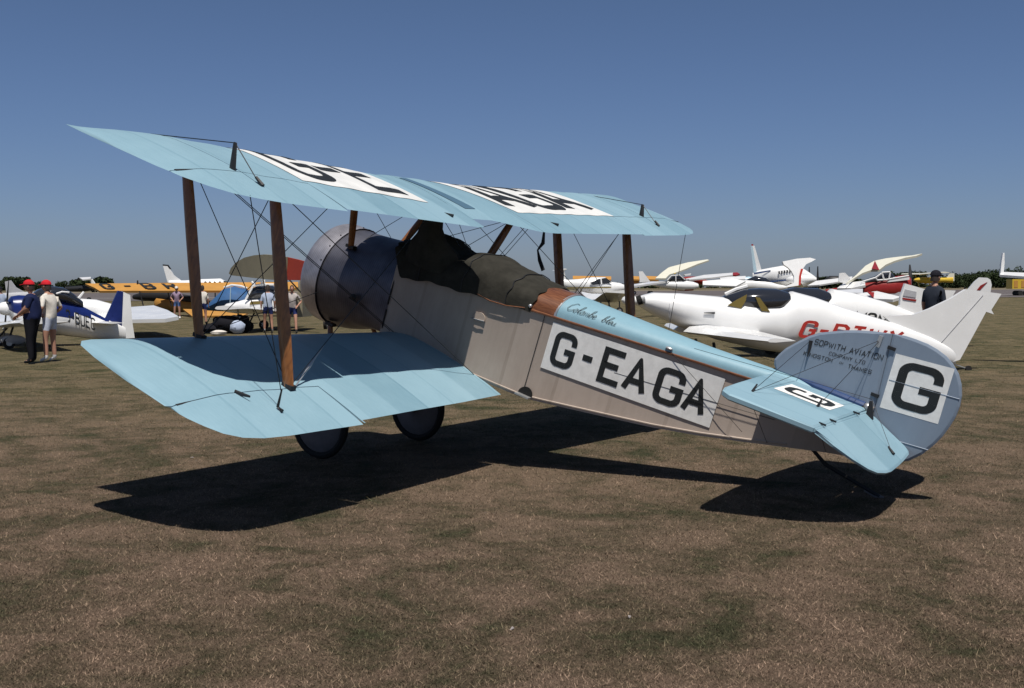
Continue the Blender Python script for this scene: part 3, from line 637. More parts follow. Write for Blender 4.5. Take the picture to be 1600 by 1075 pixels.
for s in (1, -1):
    pl = [(-3.815, .06), (-3.815, .42), (-3.85, .95), (-3.875, 1.22), (-3.91, 1.34), (-3.985, 1.40), (-4.15, 1.385), (-4.60, 1.35), (-4.585, .06)]
    tp = flat_surface('tailplane', [(x, y*s, ZTP) for x, y in pl], plane, m_blue, .05)
    el = [(-4.601, .10), (-4.601, 1.34), (-4.745, 1.285), (-4.868, 1.194), (-4.965, 1.09), (-5.01, 1.0), (-5.035, .86), (-5.042, .741), (-5.03, .50), (-5.015, .30), (-4.995, .10), (-4.975, .045), (-4.93, .02), (-4.80, .035), (-4.66, .04)]
    if s < 0: el = [(-4.601+(x+4.601)*.86, y) for x, y in el]
    ek = math.tan(R(25)); e = flat_surface('elevator', [(x, y*s, ZTP-(-4.60-x)*ek) for x, y in el], tp, m_blue, .026, nrm=(-math.sin(R(25)), 0, math.cos(R(25))))
    for (x, y) in ((-4.02, 1.07), (-4.40, .72)):
        mb = MB(); mb.tube([(x, y*s, ZTP), (x+.01, (y-.1)*s, ZTP+.07)], [.014, .006], 6); mb.build('wire_fitting', m_steel, tp)
    mb = MB(); mb.tube([(-4.602, .06*s, ZTP), (-4.602, 1.34*s, ZTP)], .014, 6); mb.build('hinge_gap_filler', m_blue, tp, True)  # added tube closes the elevator gap so light can't leak through
    for y in (.95, 1.18, .38):
        mb = MB(); mb.box((-4.60, y*s, ZTP+.025), (.05, .011, .012)); mb.build('hinge', m_steel, tp)
    mb = MB(); mb.slab([(-4.62, .16*s, ZTP+.0), (-4.68, .16*s, ZTP-.02), (-4.63, .15*s, ZTP+.105), (-4.61, .15*s, ZTP+.105)], (0, 1, 0), .03); mb.build('control_horn', m_steel, e)
    wires('control_cable', [((-4.62, .15*s, ZTP+.12), (-4.93, .42*s, ZTP-.13)), ((-4.62, .15*s, ZTP+.12), (-3.2, .30*s, 1.90))], .002, e)
    mb = MB(); mb.tube([(-4.90, .40*s, ZTP-.115), (-4.96, .44*s, ZTP-.145)], [.006, .014], 6); mb.build('cable_anchor', m_steel, e)
    if s == 1:
        ft = lambda u, v, z: Vector((-4.48+(.44)*v+.0*u, .66-(.36+.04*v)*u+.01*v, ZTP+.0275+z))
        patch('letter_panel', ft, m_white, tp, 2, 2)
        lettering('letter', 'G', sub(lambda u, v, z: ft(u, v, z+.0015), .18, .84, .07, .93), m_letter, tp, .19, .62)
# fin, rudder
fin = [(-3.812, 1.915), (-3.775, 1.96), (-3.765, 2.0), (-3.786, 2.05), (-3.822, 2.115), (-3.889, 2.19), (-3.969, 2.272), (-4.04, 2.325), (-4.125, 2.365), (-4.22, 2.408), (-4.308, 2.440), (-4.43, 2.475), (-4.568, 2.503), (-4.628, 1.925), (-4.3, 1.915)]
fo = flat_surface('fin', [(x, 0, z) for x, z in fin], plane, m_finblue, .04, nrm=(0, 1, 0))
rud = [(-4.572, 2.505), (-4.66, 2.52), (-4.734, 2.522), (-4.83, 2.518), (-4.909, 2.503), (-4.985, 2.478), (-5.049, 2.440), (-5.11, 2.385), (-5.156, 2.315), (-5.185, 2.24), (-5.198, 2.16), (-5.197, 2.08), (-5.183, 2.0), (-5.16, 1.91), (-5.126, 1.826), (-5.07, 1.725), (-4.996, 1.640), (-4.90, 1.585), (-4.80, 1.555), (-4.70, 1.55), (-4.66, 1.56), (-4.632, 1.92)]
ro = flat_surface('rudder', [(x, 0, z) for x, z in rud], plane, m_finblue, .034, nrm=(0, 1, 0))
def vm(c00, c10, c11, c01, y):
    def f(u, v, z):
        return Vector(((c00[0]*(1-u)+c10[0]*u)*(1-v)+(c01[0]*(1-u)+c11[0]*u)*v, y+z, (c00[1]*(1-u)+c10[1]*u)*(1-v)+(c01[1]*(1-u)+c11[1]*u)*v))
    return f
P4 = ((-4.664, 1.945), (-5.101, 1.984), (-5.075, 2.413), (-4.642, 2.374))
patch('letter_panel', vm(*P4, .0185), m_white, ro, 2, 2)
lettering('letter', 'G', sub(vm(*P4, .0200), .13, .90, .09, .92), m_letter, ro, .19, .72)
for x0, x1, z0 in ((-4.66, -5.18, 2.17), (-4.64, -5.10, 1.73)):
    mb = MB(); mb.tube([(x0, .018, z0), (x1, .018, z0+.045)], .0035, 4); mb.build('rudder_rib', m_finblue, ro)
mb = MB(); mb.slab([(-4.84, .02, 1.70), (-4.90, .02, 1.745), (-4.93, .02, 1.73), (-4.90, .02, 1.69), (-4.80, .02, 1.675)], (0, 1, 0), .02); mb.build('rudder_horn', m_steel, ro)
for z in (2.40, 2.02): mb = MB(); mb.box((-4.60, .02, z), (.06, .02, .025)); mb.build('hinge', m_steel, fo)
# text painted on the fin
fy = .0225
def ftxt(nm, t, a, b, h, st_=.16):
    dx, dz = b[0]-a[0], b[1]-a[1]
    lettering(nm, t, lambda u, v, z: Vector((a[0]+dx*u, fy+z, a[1]+dz*u+h*v)), m_letter, fo, st_, .72, .3, step=.5)
ftxt('maker_text', 'SOPWITH AVIATION', (-4.03, 2.222), (-4.565, 2.285), .050)
ftxt('maker_text', 'COMPANY LTD', (-4.165, 2.185), (-4.45, 2.212), .030)
ftxt('maker_text', 'KINGSTON', (-3.975, 2.115), (-4.21, 2.138), .033)
ftxt('maker_text', 'ON', (-4.265, 2.150), (-4.295, 2.153), .018)
ftxt('maker_text', 'THAMES', (-4.335, 2.140), (-4.52, 2.158), .035)
# navy spine tube under the fin
mb = MB(); mb.tube([(-3.95, .0, 1.925), (-4.2, .035, 1.918), (-4.56, .045, 1.915)], [.012, .034, .034], 10); sp = mb.build('spine_tube', m_navy, plane, True)
mb = MB(); mb.ball((-4.585, .045, 1.915), .036); mb.build('tube_cap', m_bright, sp, True)
mb = MB(); mb.tube([(-4.55, .06, 1.91), (-4.64, .07, 1.84)], [.024, .03], 6); mb.build('elevator_crank', m_steel, plane, True)
mb = MB(); mb.tube([(-4.62, .03, 1.50), (-4.615, .03, 1.93)], .016, 6); mb.build('stern_post', m_linen, plane, True)
tops = [Vector((-3.99, 0, 2.235)), Vector((-4.50, 0, 2.43))]
for s in (1, -1):
    wires('tail_bracing_wires', [(tops[0]+Vector((0, .02*s, 0)), Vector((-4.02, 1.07*s, ZTP+.02))), (tops[1]+Vector((0, .02*s, 0)), Vector((-4.40, .72*s, ZTP+.02))),
        (Vector((-4.02, 1.07*s, ZTP-.02)), Vector((-3.95, .09*s, 1.36))), (Vector((-4.40, .72*s, ZTP-.02)), Vector((-4.40, .05*s, 1.47))), (tops[1]+Vector((0, .02*s, 0)), Vector((-4.02, 1.07*s, ZTP+.02)))], .0022, plane)
    wires('control_cables', [(Vector((-2.95, .21*s, 1.80)), Vector((-3.75, .16*s, 1.38))), (Vector((-2.55, .235*s, 1.44)), Vector((-3.95, .10*s, 1.56)))], .0022, plane)
mb = MB(); mb.ball((-2.95, .20, 1.805), .022, sc=(1.6, 1, .6)); mb.build('cable_fairlead', m_bright, td, True)
mb = MB(); mb.tube([(-4.0, .03, 2.245), (-4.01, .03, 2.19), (-4.02, .05, 2.12)], [.016, .012, .004], 6); mb.build('wire_anchor', m_steel, fo, True)
mb = MB(); mb.box((-4.50, .03, 2.42), (.03, .02, .09)); mb.build('data_plate', m_bright, fo)
# script name
SCR = {'C': [(.55, .95), (.3, 1.0), (.05, .6), (.0, .2), (.2, -.02), (.5, .1), (.62, .25)], 'o': [(.2, .42), (.02, .2), (.1, .0), (.25, .02), (.33, .25), (.2, .42), (.4, .35)], 'l': [(0, .1), (.22, .6), (.25, .95), (.15, .9), (.08, .3), (.15, 0), (.3, .12)],
       'm': [(0, .0), (.08, .4), (.1, .0), (.22, .4), (.26, 0), (.38, .4), (.42, 0), (.5, .1)], 'b': [(0, .1), (.2, .7), (.18, .95), (.08, .8), (.05, .1), (.15, 0), (.3, .15), (.25, .35), (.4, .3)], 'e': [(0, .15), (.25, .3), (.18, .42), (.02, .25), (.08, 0), (.32, .12)],
       'u': [(0, .4), (.02, .05), (.18, .02), (.28, .4), (.28, .02), (.4, .1)]}
x = 0.; q2 = []
for ch in 'Colombe  bleu':
    if ch == ' ': x += .30; continue
    pts = SCR[ch]; q2.append(ribbon([(a+x+b*.25, b) for a, b in pts], .055, 9)); x += max(a for a, b in pts)-.02
for one in q2:
    v = []; f = []
    for k, qd in enumerate(one):
        for p in qd:
            xx = -1.955-p[0]/x*.47; w, t, c = interp(HW, xx), interp(ZT, xx)+.002, interp(ZC, xx); a = R(23)+R(27)*p[1]
            v.append(Vector((xx, w*math.cos(a)+.006, t+(c-t)*math.sin(a)**.85+.005+k*.0001)))
        f.append((4*k, 4*k+1, 4*k+2, 4*k+3))
    mk('script_letter', v, f, m_script, td)
# ------------------------------------------------ background aircraft
m_gloss = mat('white_gloss_paint', (.80, .80, .79), .25, noise=.05, nscale=2, spec=.5, coat=.3)
m_cream = mat('cream_paint', (.72, .70, .58), .35, noise=.06)
m_red = mat('red_paint', (.27, .018, .015), .35, noise=.15)
m_redf = mat('red_fabric', (.30, .035, .018), .6, noise=.15)
m_khaki = mat('khaki_fabric', (.23, .205, .14), .7, noise=.12, nscale=3)
m_yellow = mat('yellow_paint', (.62, .42, .04), .4, noise=.1)
m_orange = mat('amber_fabric', (.50, .25, .055), .5, noise=.1, nscale=2)
m_bluep = mat('royal_blue_paint', (.009, .02, .12), .3, noise=.15)
m_bluet = mat('blue_tarpaulin', (.03, .10, .24), .7, noise=.2, nscale=4, bump=.4, bscale=5)
m_grey = mat('grey_paint', (.42, .42, .44), .45, noise=.1)  # plain grey for fins, spats, panels, joint lines and small lettering
m_glass = mat('dark_canopy_glass', (.02, .022, .028), .08, spec=.8)
m_bronze = mat('amber_tinted_cockpit_trim', (.16, .12, .03), .4)
m_lpaint = mat('pale_blue_paint', (.45, .60, .68), .35, noise=.08)
m_redl = mat('red_lettering', (.42, .03, .02), .5)
class PF:
    """an aircraft standing on the ground: local x along its length from the tail, y to the side facing the camera, z up"""
    def __init__(s, name, label, cat, u, D, psi, group=None):
        s.T = G(u, D); a = R(psi); s.d = (RT*math.cos(a)+FH*math.sin(a)).normalized(); s.l = Vector((0, 0, 1)).cross(s.d)
        if s.l.dot(CAM-s.T) < 0: s.l = -s.l; s.flip = True
        else: s.flip = False
        s.root = thing(name, label, cat, s.T, (0, 0, math.atan2(s.d.y, s.d.x)), group)
        s.sg = -1 if s.flip else 1
    def L(s, x, y, z): return Vector((x, y*s.sg, z))
    def px(s, u, v, y=0.):
        """local point where the sight line of that bearing meets the plane at lateral offset y"""
        r = ray(u, v); n = s.l; P0 = s.T+n*y; k = (P0-CAM).dot(n)/r.dot(n); p = CAM+r*k-s.T
        return Vector((p.dot(s.d), y*s.sg, p.z))
    def body(s, st, mt, name='fuselage', n=18, p=2.4, parent=None, split=None):
        rg = []
        for q in st:
            u, vt, vb, hw = q[:4]; a = s.px(u, vt); b = s.px(u, vb); x = (a.x+b.x)/2; zc = (a.z+b.z)/2; hh = abs(a.z-b.z)/2
            row = []
            for i in range(n):
                t = 2*math.pi*i/n; cx, sx = math.cos(t), math.sin(t); k = (abs(cx)**p+abs(sx)**p)**(-1/p); row.append(Vector((x, hw*cx*k, zc+hh*sx*k)))
            rg.append(row)
        mb = MB(); mb.rings(rg)
        if split:
            for i, f in enumerate(mb.f):
                c = sum((mb.v[j] for j in f), Vector())/len(f); mb.m[i] = 1 if split(c) else 0
        return mb.build(name, mt, parent or s.root, True)
    def vslab(s, name, pts, mt, th=.08, y=0., parent=None):
        mb = MB(); mb.slab([s.px(u, v, y) for u, v in pts], (0, 1, 0), th); return mb.build(name, mt, parent or s.root)
    def decal(s, name, text, u0, v0, u1, v1, h, mt, y, parent, stroke=.2, shear=0.):
        ya, yb = y if isinstance(y, tuple) else (y, y); A = s.px(u0, v0, ya); B = s.px(u1, v1, yb)
        def f(u, v, z): p = A.lerp(B, u); return Vector((p.x, p.y+z*s.sg, p.z+h*v))
        return lettering(name, text, f, mt, parent, stroke, .62, .3, shear=shear, step=9)
    def wing(s, name, rx, tx, y0, y1, z0, z1, mt, th=.13, both=True, parent=None, ctip=None):
        """rx=(lead,trail) local x at the root, tx at the tip; lateral y0..y1, height z0..z1"""
        for sg in ((1, -1) if both else (1,)):
            rg = []
            for k in range(7):
                t = k/6; le = rx[0]+(tx[0]-rx[0])*t; te = rx[1]+(tx[1]-rx[1])*t; c = le-te; tt = th*(c/max(abs(rx[0]-rx[1]), .01))
                if k == 6: le -= .08*c; te += .05*c
                y = y0+(y1-y0)*t; z = z0+(z1-z0)*t
                rg.append([Vector((le-(le-te)*q, y*sg*s.sg, z+dz*tt)) for q, dz in ((0, 0), (.08, .45), (.3, .62), (.65, .35), (1, 0), (.65, -.12), (.3, -.3), (.08, -.25))])
            mb = MB(); mb.rings(rg); mb.build(name, mt, parent or s.root, True)
    def wheel(s, x, y, r, mt=None, spat=None):
        mb = MB(); r = r*.85
        mb.tube([(x, y*s.sg-.06, r), (x, y*s.sg+.06, r)], r, 16); o = mb.build('wheel', m_rubber, s.root, True)
        m2 = MB(); m2.tube([(x, y*s.sg-.07, r), (x, y*s.sg+.07, r)], r*.5, 10); m2.build('hub', m_bright, o)
        if spat:
            m3 = MB(); m3.ball((x-.12, y*s.sg, r+.08), r, 12, 8, (2.0, .55, .85)); m3.build('wheel_spat', spat, s.root, True)
    def leg(s, a, b, r=.03, mt=None):
        mb = MB(); mb.tube([s.L(*a), s.L(*b)], r, 6); mb.build('leg', mt or m_steel, s.root)
    def prop(s, u, v, ang, rad=.9, mt=m_steel):
        c = s.px(u, v); mb = MB()
        for k in (0, math.pi):
            d = Vector((0, math.cos(ang+k), math.sin(ang+k))); mb.tube([c, c+d*rad*.5, c+d*rad], [.05, .075, .03], 6, flat=.3)
        return mb.build('propeller', mt, s.root)

# --- white kit aeroplane right of the rudder, nose left
a = PF('kit_aeroplane', 'glossy white low-wing kit aeroplane with red slanted registration directly behind the biplane tail', 'light aircraft', 1494, 21.7, 184)
b = a.body([(985, 466, 474, .06), (1000, 463, 479, .12), (1004, 461, 482, .30), (1020, 457, 492, .38), (1060, 458, 510, .46), (1120, 463, 531, .50), (1180, 470, 545, .52), (1216, 470, 550, .50), (1236, 455, 550, .48), (1270, 464, 553, .42), (1315, 480, 556, .34), (1360, 494, 560, .27), (1400, 506, 563, .22), (1450, 525, 567, .14), (1492, 545, 570, .05)], m_gloss)
mb = MB(); mb.ball(a.px(984, 469), .10, 10, 6, (1.6, 1, 1)); mb.build('spinner', m_gloss, a.root, True)
mb = MB(); mb.tube([a.px(1002, 468, .2), a.px(996, 470, .2)], [.09, .085], 10); mb.build('air_intake', m_hole, b)
cn = a.body([(1124, 466, 470, .1), (1136, 460, 484, .34), (1158, 452, 490, .43), (1185, 450, 492, .455), (1210, 451, 490, .43), (1228, 456, 478, .30)], m_glass, 'canopy')
a.vslab('canopy_trim', [(1137, 477), (1150, 469), (1167, 460), (1165, 470), (1158, 482)], m_bronze, .02, .44, cn); a.vslab('canopy_trim', [(1180, 464), (1187, 465), (1203, 487), (1190, 486)], m_bronze, .02, .455, cn)
mb = MB(); pts = [a.px(u, v, .0) for u, v in ((1133, 460), (1150, 452), (1168, 447))]; mb.tube(pts, .035, 6); mb.build('canopy_frame', m_gloss, cn)
mb = MB(); p1 = a.px(1216, 474, .47); p2 = a.px(1203, 492, .50); 
a.vslab('fin', [(1380, 494), (1425, 492), (1452, 482), (1485, 466), (1496, 459), (1508, 452), (1563, 459), (1547, 484), (1551, 491), (1539, 487), (1498, 562), (1484, 566), (1440, 552)], m_gloss, .10)
mb = MB(); mb.tube([a.px(1536, 461, .056), a.px(1462, 545, .056)], .007, 4); mb.build('rudder_hinge_line', m_grey, a.root)
mb = MB(); hw_ = .445; mb.tube([a.px(1046, v, y) for v, y in ((461, .2), (466, .33), (475, .41), (486, .435), (496, .39), (503, .25))], .005, 4); mb.build('cowling_joint', m_grey, b)
mb = MB(); mb.tube([a.px(1484, 567), a.px(1508, 575)], .012, 6); mb.build('tail_wheel_leg', m_bright, a.root)
mb = MB(); c = a.px(1513, 576); mb.tube([c-Vector((0, .03, 0)), c+Vector((0, .03, 0))], .06, 10); mb.build('tail_wheel', m_rubber, a.root)
wx = a.px(1117, 520).x
a.wing('wing', (wx+.70, wx-.72), (wx+.20, wx-.32), .40, 3.9, .80, .78, m_gloss, .20)
a.wheel(wx+.2, .9, .2); a.wheel(wx+.2, -.9, .2); a.leg((wx+.2, .9, .2), (wx+.2, .7, .6)); a.leg((wx+.2, -.9, .2), (wx+.2, -.7, .6))
a.decal('registration', 'G-BTWY', 1246, 527, 1404, 544, .34, m_redl, (.505, .27), b, .2, .35)
mb = MB(); mb.tube([a.px(1100, 489, .50), a.px(1117, 489, .51)], [.008, .02], 5); mb.build('fuel_vent', m_steel, b)
# --- second white kit aeroplane, behind
a = PF('kit_aeroplane', 'white kit aeroplane with black MOMS lettering, half hidden behind the nearer one', 'light aircraft', 1470, 26.5, 184)
b = a.body([(1120, 470, 485, .2), (1160, 468, 510, .45), (1230, 470, 530, .5), (1284, 466, 536, .48), (1298, 451, 536, .46), (1330, 457, 536, .40), (1380, 471, 536, .3), (1430, 490, 538, .2), (1470, 520, 540, .06)], m_gloss)
cn = a.body([(1180, 469, 474, .2), (1205, 457, 486, .4), (1240, 449, 490, .46), (1275, 450, 488, .44), (1292, 456, 478, .32)], m_glass, 'canopy')
f = a.vslab('fin', [(1362, 478), (1392, 482), (1405, 477), (1406, 464), (1413, 443), (1445, 452), (1492, 454), (1487, 463), (1478, 490), (1462, 530), (1400, 520)], m_gloss, .09)
a.vslab('picture_panel', [(1414, 452), (1432, 456), (1431, 465), (1411, 462)], m_grey, .01, .055, f); a.vslab('tail_stripe', [(1410, 465), (1432, 468), (1431, 471), (1411, 468)], m_red, .01, .055, f)
wx = a.px(1235, 520).x; a.wing('wing', (wx+.6, wx-.6), (wx+.3, wx-.3), .4, 3.9, .62, .8, m_gloss, .16); a.wheel(wx+.2, .9, .2); a.wheel(wx+.2, -.9, .2)
a.decal('registration', 'MOMS', 1332, 505, 1401, 515, .31, m_letter, (.44, .31), b, .22, .3)
a.vslab('tail_stripe', [(1396, 493), (1428, 499), (1428, 503), (1396, 498)], m_red, .01, .26, b)
# --- rounded white fin with red slash further right
a = PF('light_aeroplane', 'white aeroplane tail with rounded top and red slash, rising behind the nearest fin', 'light aircraft', 1545, 30, 172)
a.vslab('fin', [(1500, 470), (1512, 452), (1522, 440), (1530, 433.5), (1542, 434), (1547, 437), (1549, 445), (1545, 470), (1528, 492), (1500, 495)], m_gloss, .08)
a.vslab('tail_slash', [(1526, 453.5), (1532, 446), (1543, 440.5), (1531, 453.5)], m_red, .01, .05)
a.body([(1400, 480, 520, .3), (1470, 480, 518, .25), (1522, 480, 498, .05)], m_gloss)
# --- red and white cranked wing tourer
a = PF('light_aeroplane', 'red and white tourer with a swept cranked wing raised against the sky on the right', 'light aircraft', 1295, 46, -8)
b = a.body([(1290, 452, 458, .06), (1320, 448, 462, .2), (1345, 441, 466, .35), (1375, 434, 470, .5), (1395, 432, 470, .5), (1412, 430, 466, .45), (1420, 432, 462, .38), (1423, 435, 458, .2)], m_red)
a.body([(1345, 439, 445, .2), (1365, 432, 444, .36), (1378, 426, 442, .42), (1391, 425, 440, .42), (1397, 432, 440, .36)], m_glass, 'canopy')
for q in ([(1345, 441), (1368, 434), (1378, 427)], [(1378, 426), (1391, 425)], [(1391, 425), (1389, 436)], [(1378, 426), (1381, 437)], [(1368, 434), (1371, 438), (1386, 437), (1420, 431)]):
    mb = MB(); mb.tube([a.px(u, v, .47) for u, v in q], .035, 5); mb.build('canopy_frame', m_gloss, b)
a.vslab('tail_fin', [(1310, 440), (1311, 427), (1317, 426), (1328, 434), (1328, 445)], m_gloss, .08)
a.prop(1423, 445, 1.3, .85)
for y in (.36,): a.vslab('white_cowl_stripe', [(1396, 433), (1421, 433), (1421, 437), (1386, 441)], m_gloss, .02, .47, b)
a.vslab('grey_belly_panel', [(1330, 455), (1372, 458), (1410, 456), (1410, 466), (1345, 466)], m_grey, .02, .46, b)
a.wheel(a.px(1385, 470).x, 1.0, .22, spat=m_gloss); a.wheel(a.px(1385, 470).x, -1.0, .22, spat=m_gloss); a.wheel(a.px(1415, 470).x, 0, .2, spat=m_gloss)
def tilt(pts, v0, k=.14): return [(u, v, (v0-v)*k) for u, v, dd in pts]
def dslab(name, pts, D, mt, parent_root, th=.09):
    """wing panel given by points at their own distances"""
    A = np.array([[1, u, v] for u, v, dd in pts]); co = np.linalg.lstsq(A, np.array([1/(D+dd) for u, v, dd in pts]), rcond=None)[0]
    P = [at(u, v, 1/float(co[0]+co[1]*u+co[2]*v))-parent_root.location for u, v, dd in pts]; Mi = Matrix.Rotation(-parent_root.rotation_euler.z, 3, 'Z'); P = [Mi@p for p in P]
    n = Vector()
    for i in range(len(P)): n += (P[i]-P[0]).cross(P[(i+1) % len(P)]-P[0])
    mb = MB(); mb.slab(P, n, th); return mb.build(name, mt, parent_root)
w_ = dslab('wing', tilt([(1322, 444, 2), (1338, 431, 1.6), (1352, 417, 1.2), (1366, 409, .8), (1385, 405, .2), (1405, 402.5, -.6), (1425, 400.5, -1.2), (1441, 397.5, -1.8), (1432, 401, -1.5), (1415, 404, -.6), (1398, 409, 0), (1384, 415, .4), (1374, 423, 1), (1362, 423, 1.3), (1348, 428, 1.7)], 444), 45, m_cream, a.root)
dslab('wing_chevron', tilt([(1367, 407.5, .7), (1374, 422, .9), (1362, 420, 1.1)], 444), 44.3, m_red, a.root, .02)
dslab('wing', [(1308, 452, 0), (1318, 444, 0), (1352, 440, 0), (1352, 447, -1), (1330, 452, -1)], 46, m_gloss, a.root)
dslab('wing', [(1308, 455, -.5), (1348, 453, -.5), (1348, 460, -1.5), (1310, 458, -1.5)], 40, m_gloss, a.root)
dslab('wing', [(1332, 462, -.5), (1370, 457, -.5), (1408, 466, -1.5), (1395, 470, -1.5), (1368, 469, -1.5), (1345, 464, -1)], 36, m_gloss, a.root)
dslab('wing_chevron', [(1355, 456, -.7), (1366, 457, -.7), (1365, 466, -1.2)], 35.7, m_red, a.root, .02)
# --- twin
a = PF('twin_aeroplane', 'white and pale blue twin-engined aeroplane with tall fin and row of cabin windows', 'aeroplane', 1178, 92, -12)
b = a.body([(1176, 426, 436, .1), (1190, 421, 440, .4), (1205, 418, 443, .6), (1222, 415, 447, .72), (1245, 415, 449, .75), (1256, 420, 449, .6), (1268, 428, 447, .4), (1276, 434, 443, .15)], m_gloss)
a.vslab('fin', [(1173, 384), (1179, 384), (1184, 402), (1190, 422), (1179, 426)], m_gloss, .2); a.vslab('beacon', [(1174, 381.5), (1177, 381.5), (1177, 384), (1174, 384)], m_red, .1)
a.vslab('rudder', [(1173, 384), (1176, 384), (1183, 426), (1178, 430)], m_lpaint, .22)
a.vslab('cheat_line', [(1178, 426), (1204, 422), (1204, 424), (1178, 429)], m_navy, .02, .55, b); a.vslab('cheat_line', [(1178, 441), (1243, 435), (1243, 437), (1190, 443)], m_navy, .02, .76, b)
for k in range(5): a.vslab('cabin_window', [(1216+k*4.2, 424-k*.7), (1218.6+k*4.2, 423.6-k*.7), (1218.8+k*4.2, 428-k*.6), (1216.4+k*4.2, 428.4-k*.6)], m_glass, .03, .77, b)
for y, u0 in ((2.2, 1252), (-2.2, 1240)):
    n_ = MB(); c = a.px(u0, 437, y); n_.ball(c, .45, 12, 8, (2.6, .9, .9)); n_.build('engine_nacelle', m_gloss, a.root, True)
    mb = MB(); d = c+Vector((1.25, 0, 0)); mb.tube([d-Vector((0, 0, 1.05)), d, d+Vector((0, 0, 1.05))], [.04, .09, .04], 6, flat=.4); mb.build('propeller', m_steel, a.root)
wx = a.px(1238, 440).x; a.wing('wing', (wx+.9, wx-.9), (wx+.5, wx-.4), .6, 6.2, 1.2, 1.7, m_gloss, .25); tx = a.px(1184, 430).x; a.wing('tailplane', (tx+.5, tx-.4), (tx+.2, tx-.4), .2, 2.3, 1.9, 2.2, m_gloss, .12)
for y in (2.2, -2.2): a.wheel(wx, y, .35); a.leg((wx, y, .35), (wx, y, 1.1), .05)
a.wheel(a.px(1266, 440).x, 0, .3); a.leg((a.px(1266, 440).x, 0, .3), (a.px(1266, 440).x, 0, 1.0), .05)
# --- upswept white canard-like wing in front of the twin
a = PF('glider_winglet_aircraft', 'white aircraft with a big concave upturned wing standing in front of the twin', 'light aircraft', 1210, 70, -5)
dslab('wing', [(1222, 409, 0), (1245, 404.5, .5), (1265, 403, 1), (1274, 405.5, 1.4), (1268, 409, 1.2), (1259, 413, .8), (1254, 420, .5), (1251, 430, .2), (1250, 446, 0), (1224, 450, -.6), (1230, 446, -.4), (1240, 442, -.2), (1240, 432, 0), (1236, 424, 0), (1230, 418, 0), (1224, 414, 0)], 70, m_gloss, a.root, .1)
dslab('wing_edge_stripe', [(1255, 420, .5), (1252, 430, .2), (1251, 445, 0), (1248, 445.5, 0), (1249, 430, .2), (1251.5, 420, .4)], 69.9, m_redl, a.root, .02)
a.body([(1150, 440, 452, .2), (1175, 436, 455, .45), (1195, 438, 456, .5), (1215, 444, 455, .3), (1230, 447, 452, .1)], m_gloss)
a.body([(1166, 437, 444, .2), (1180, 431, 444, .4), (1196, 434, 445, .35), (1204, 440, 445, .2)], m_glass, 'canopy')
a.wheel(a.px(1175, 450).x, .8, .22); a.wheel(a.px(1175, 450).x, -.8, .22); a.wheel(a.px(1220, 450).x, 0, .18)
dslab('wing', [(1145, 436, 0), (1098, 440, 0), (1098, 446, -1), (1150, 448, -1), (1165, 440, 0)], 69, m_gloss, a.root)
dslab('wing', [(1262, 447, 0), (1275, 440, 0), (1332, 433, 0), (1330, 438, -1), (1280, 446, -1)], 69, m_gloss, a.root)
# --- red Jodel like tourer with cream cranked wing
a = PF('light_aeroplane', 'red tourer with cream cranked wingtip pointing up, seen beyond the white nose', 'light aircraft', 1018, 62, 3)
b = a.body([(1012, 441, 444, .05), (1030, 440, 449, .25), (1050, 438, 453, .4), (1068, 438, 455, .45), (1082, 440, 454, .4), (1090, 443, 451, .25)], [m_red, m_gloss], split=lambda c: c.z > 1.45)
a.vslab('fin', [(998, 424), (1004, 424), (1012, 435), (1016, 440), (1000, 441)], m_gloss, .08)
a.body([(1043, 438, 441, .2), (1050, 431, 441, .36), (1062, 430, 441, .38), (1070, 435, 441, .3)], m_glass, 'canopy')
for q in ([(1043, 438), (1049, 431), (1062, 430), (1070, 437)], [(1056, 430), (1056, 440)]):
    mb = MB(); mb.tube([a.px(u, v, .39) for u, v in q], .03, 5); mb.build('canopy_frame', m_gloss, b)
dslab('wing', tilt([(1024, 436, 1), (1034, 427, .8), (1044, 419.5, .5), (1048, 418, .4), (1075, 411, -.4), (1105, 406.5, -1.4), (1108, 407.5, -1.5), (1090, 413.5, -.6), (1072, 421, 0), (1056, 427, .4), (1046, 430, .8), (1040, 436, 1)], 437), 61, m_cream, a.root)
dslab('wing_joint', tilt([(1047, 417, .4), (1049, 417, .4), (1056, 427, .4), (1054, 428, .4)], 437), 60.9, m_yellow, a.root, .02)
dslab('wing', [(1018, 441, 0), (1000, 444, -2), (984, 446, -3), (984, 449, -3.5), (1012, 445, -2), (1040, 441, -1)], 61, m_gloss, a.root)
a.wheel(a.px(1055, 455).x, .9, .2, spat=m_gloss); a.wheel(a.px(1055, 455).x, -.9, .2, spat=m_gloss); a.wheel(a.px(1080, 455).x, 0, .2, spat=m_gloss)
a = PF('light_aeroplane', 'far red and white aeroplane with red tipped wing stretching right behind the red tourer', 'light aircraft', 1070, 75, 0)
a.body([(1062, 434, 438, .1), (1075, 432, 442, .3), (1090, 432, 444, .4), (1105, 438, 446, .4), (1118, 441, 447, .2)], m_red)
dslab('wing', [(1070, 437, 0), (1100, 430.5, 0), (1145, 427, 0), (1145, 430.5, -1), (1110, 435, -1), (1075, 438, -1)], 74, m_gloss, a.root); dslab('wing_tip', [(1145, 427, 0), (1152, 426.5, 0), (1156, 429, -.5), (1150, 431, -1), (1145, 430.5, -1)], 74, m_red, a.root)
dslab('cabin', [(1068, 429, 0), (1079, 427, 0), (1078, 430, 0), (1070, 431, 0)], 73, m_gloss, a.root, .5); a.wheel(a.px(1095, 445).x, .7, .2); a.wheel(a.px(1095, 445).x, -.7, .2)
a = PF('light_aeroplane', 'white low wing seen edge on in front of a distant fuselage', 'light aircraft', 1130, 100, 0)
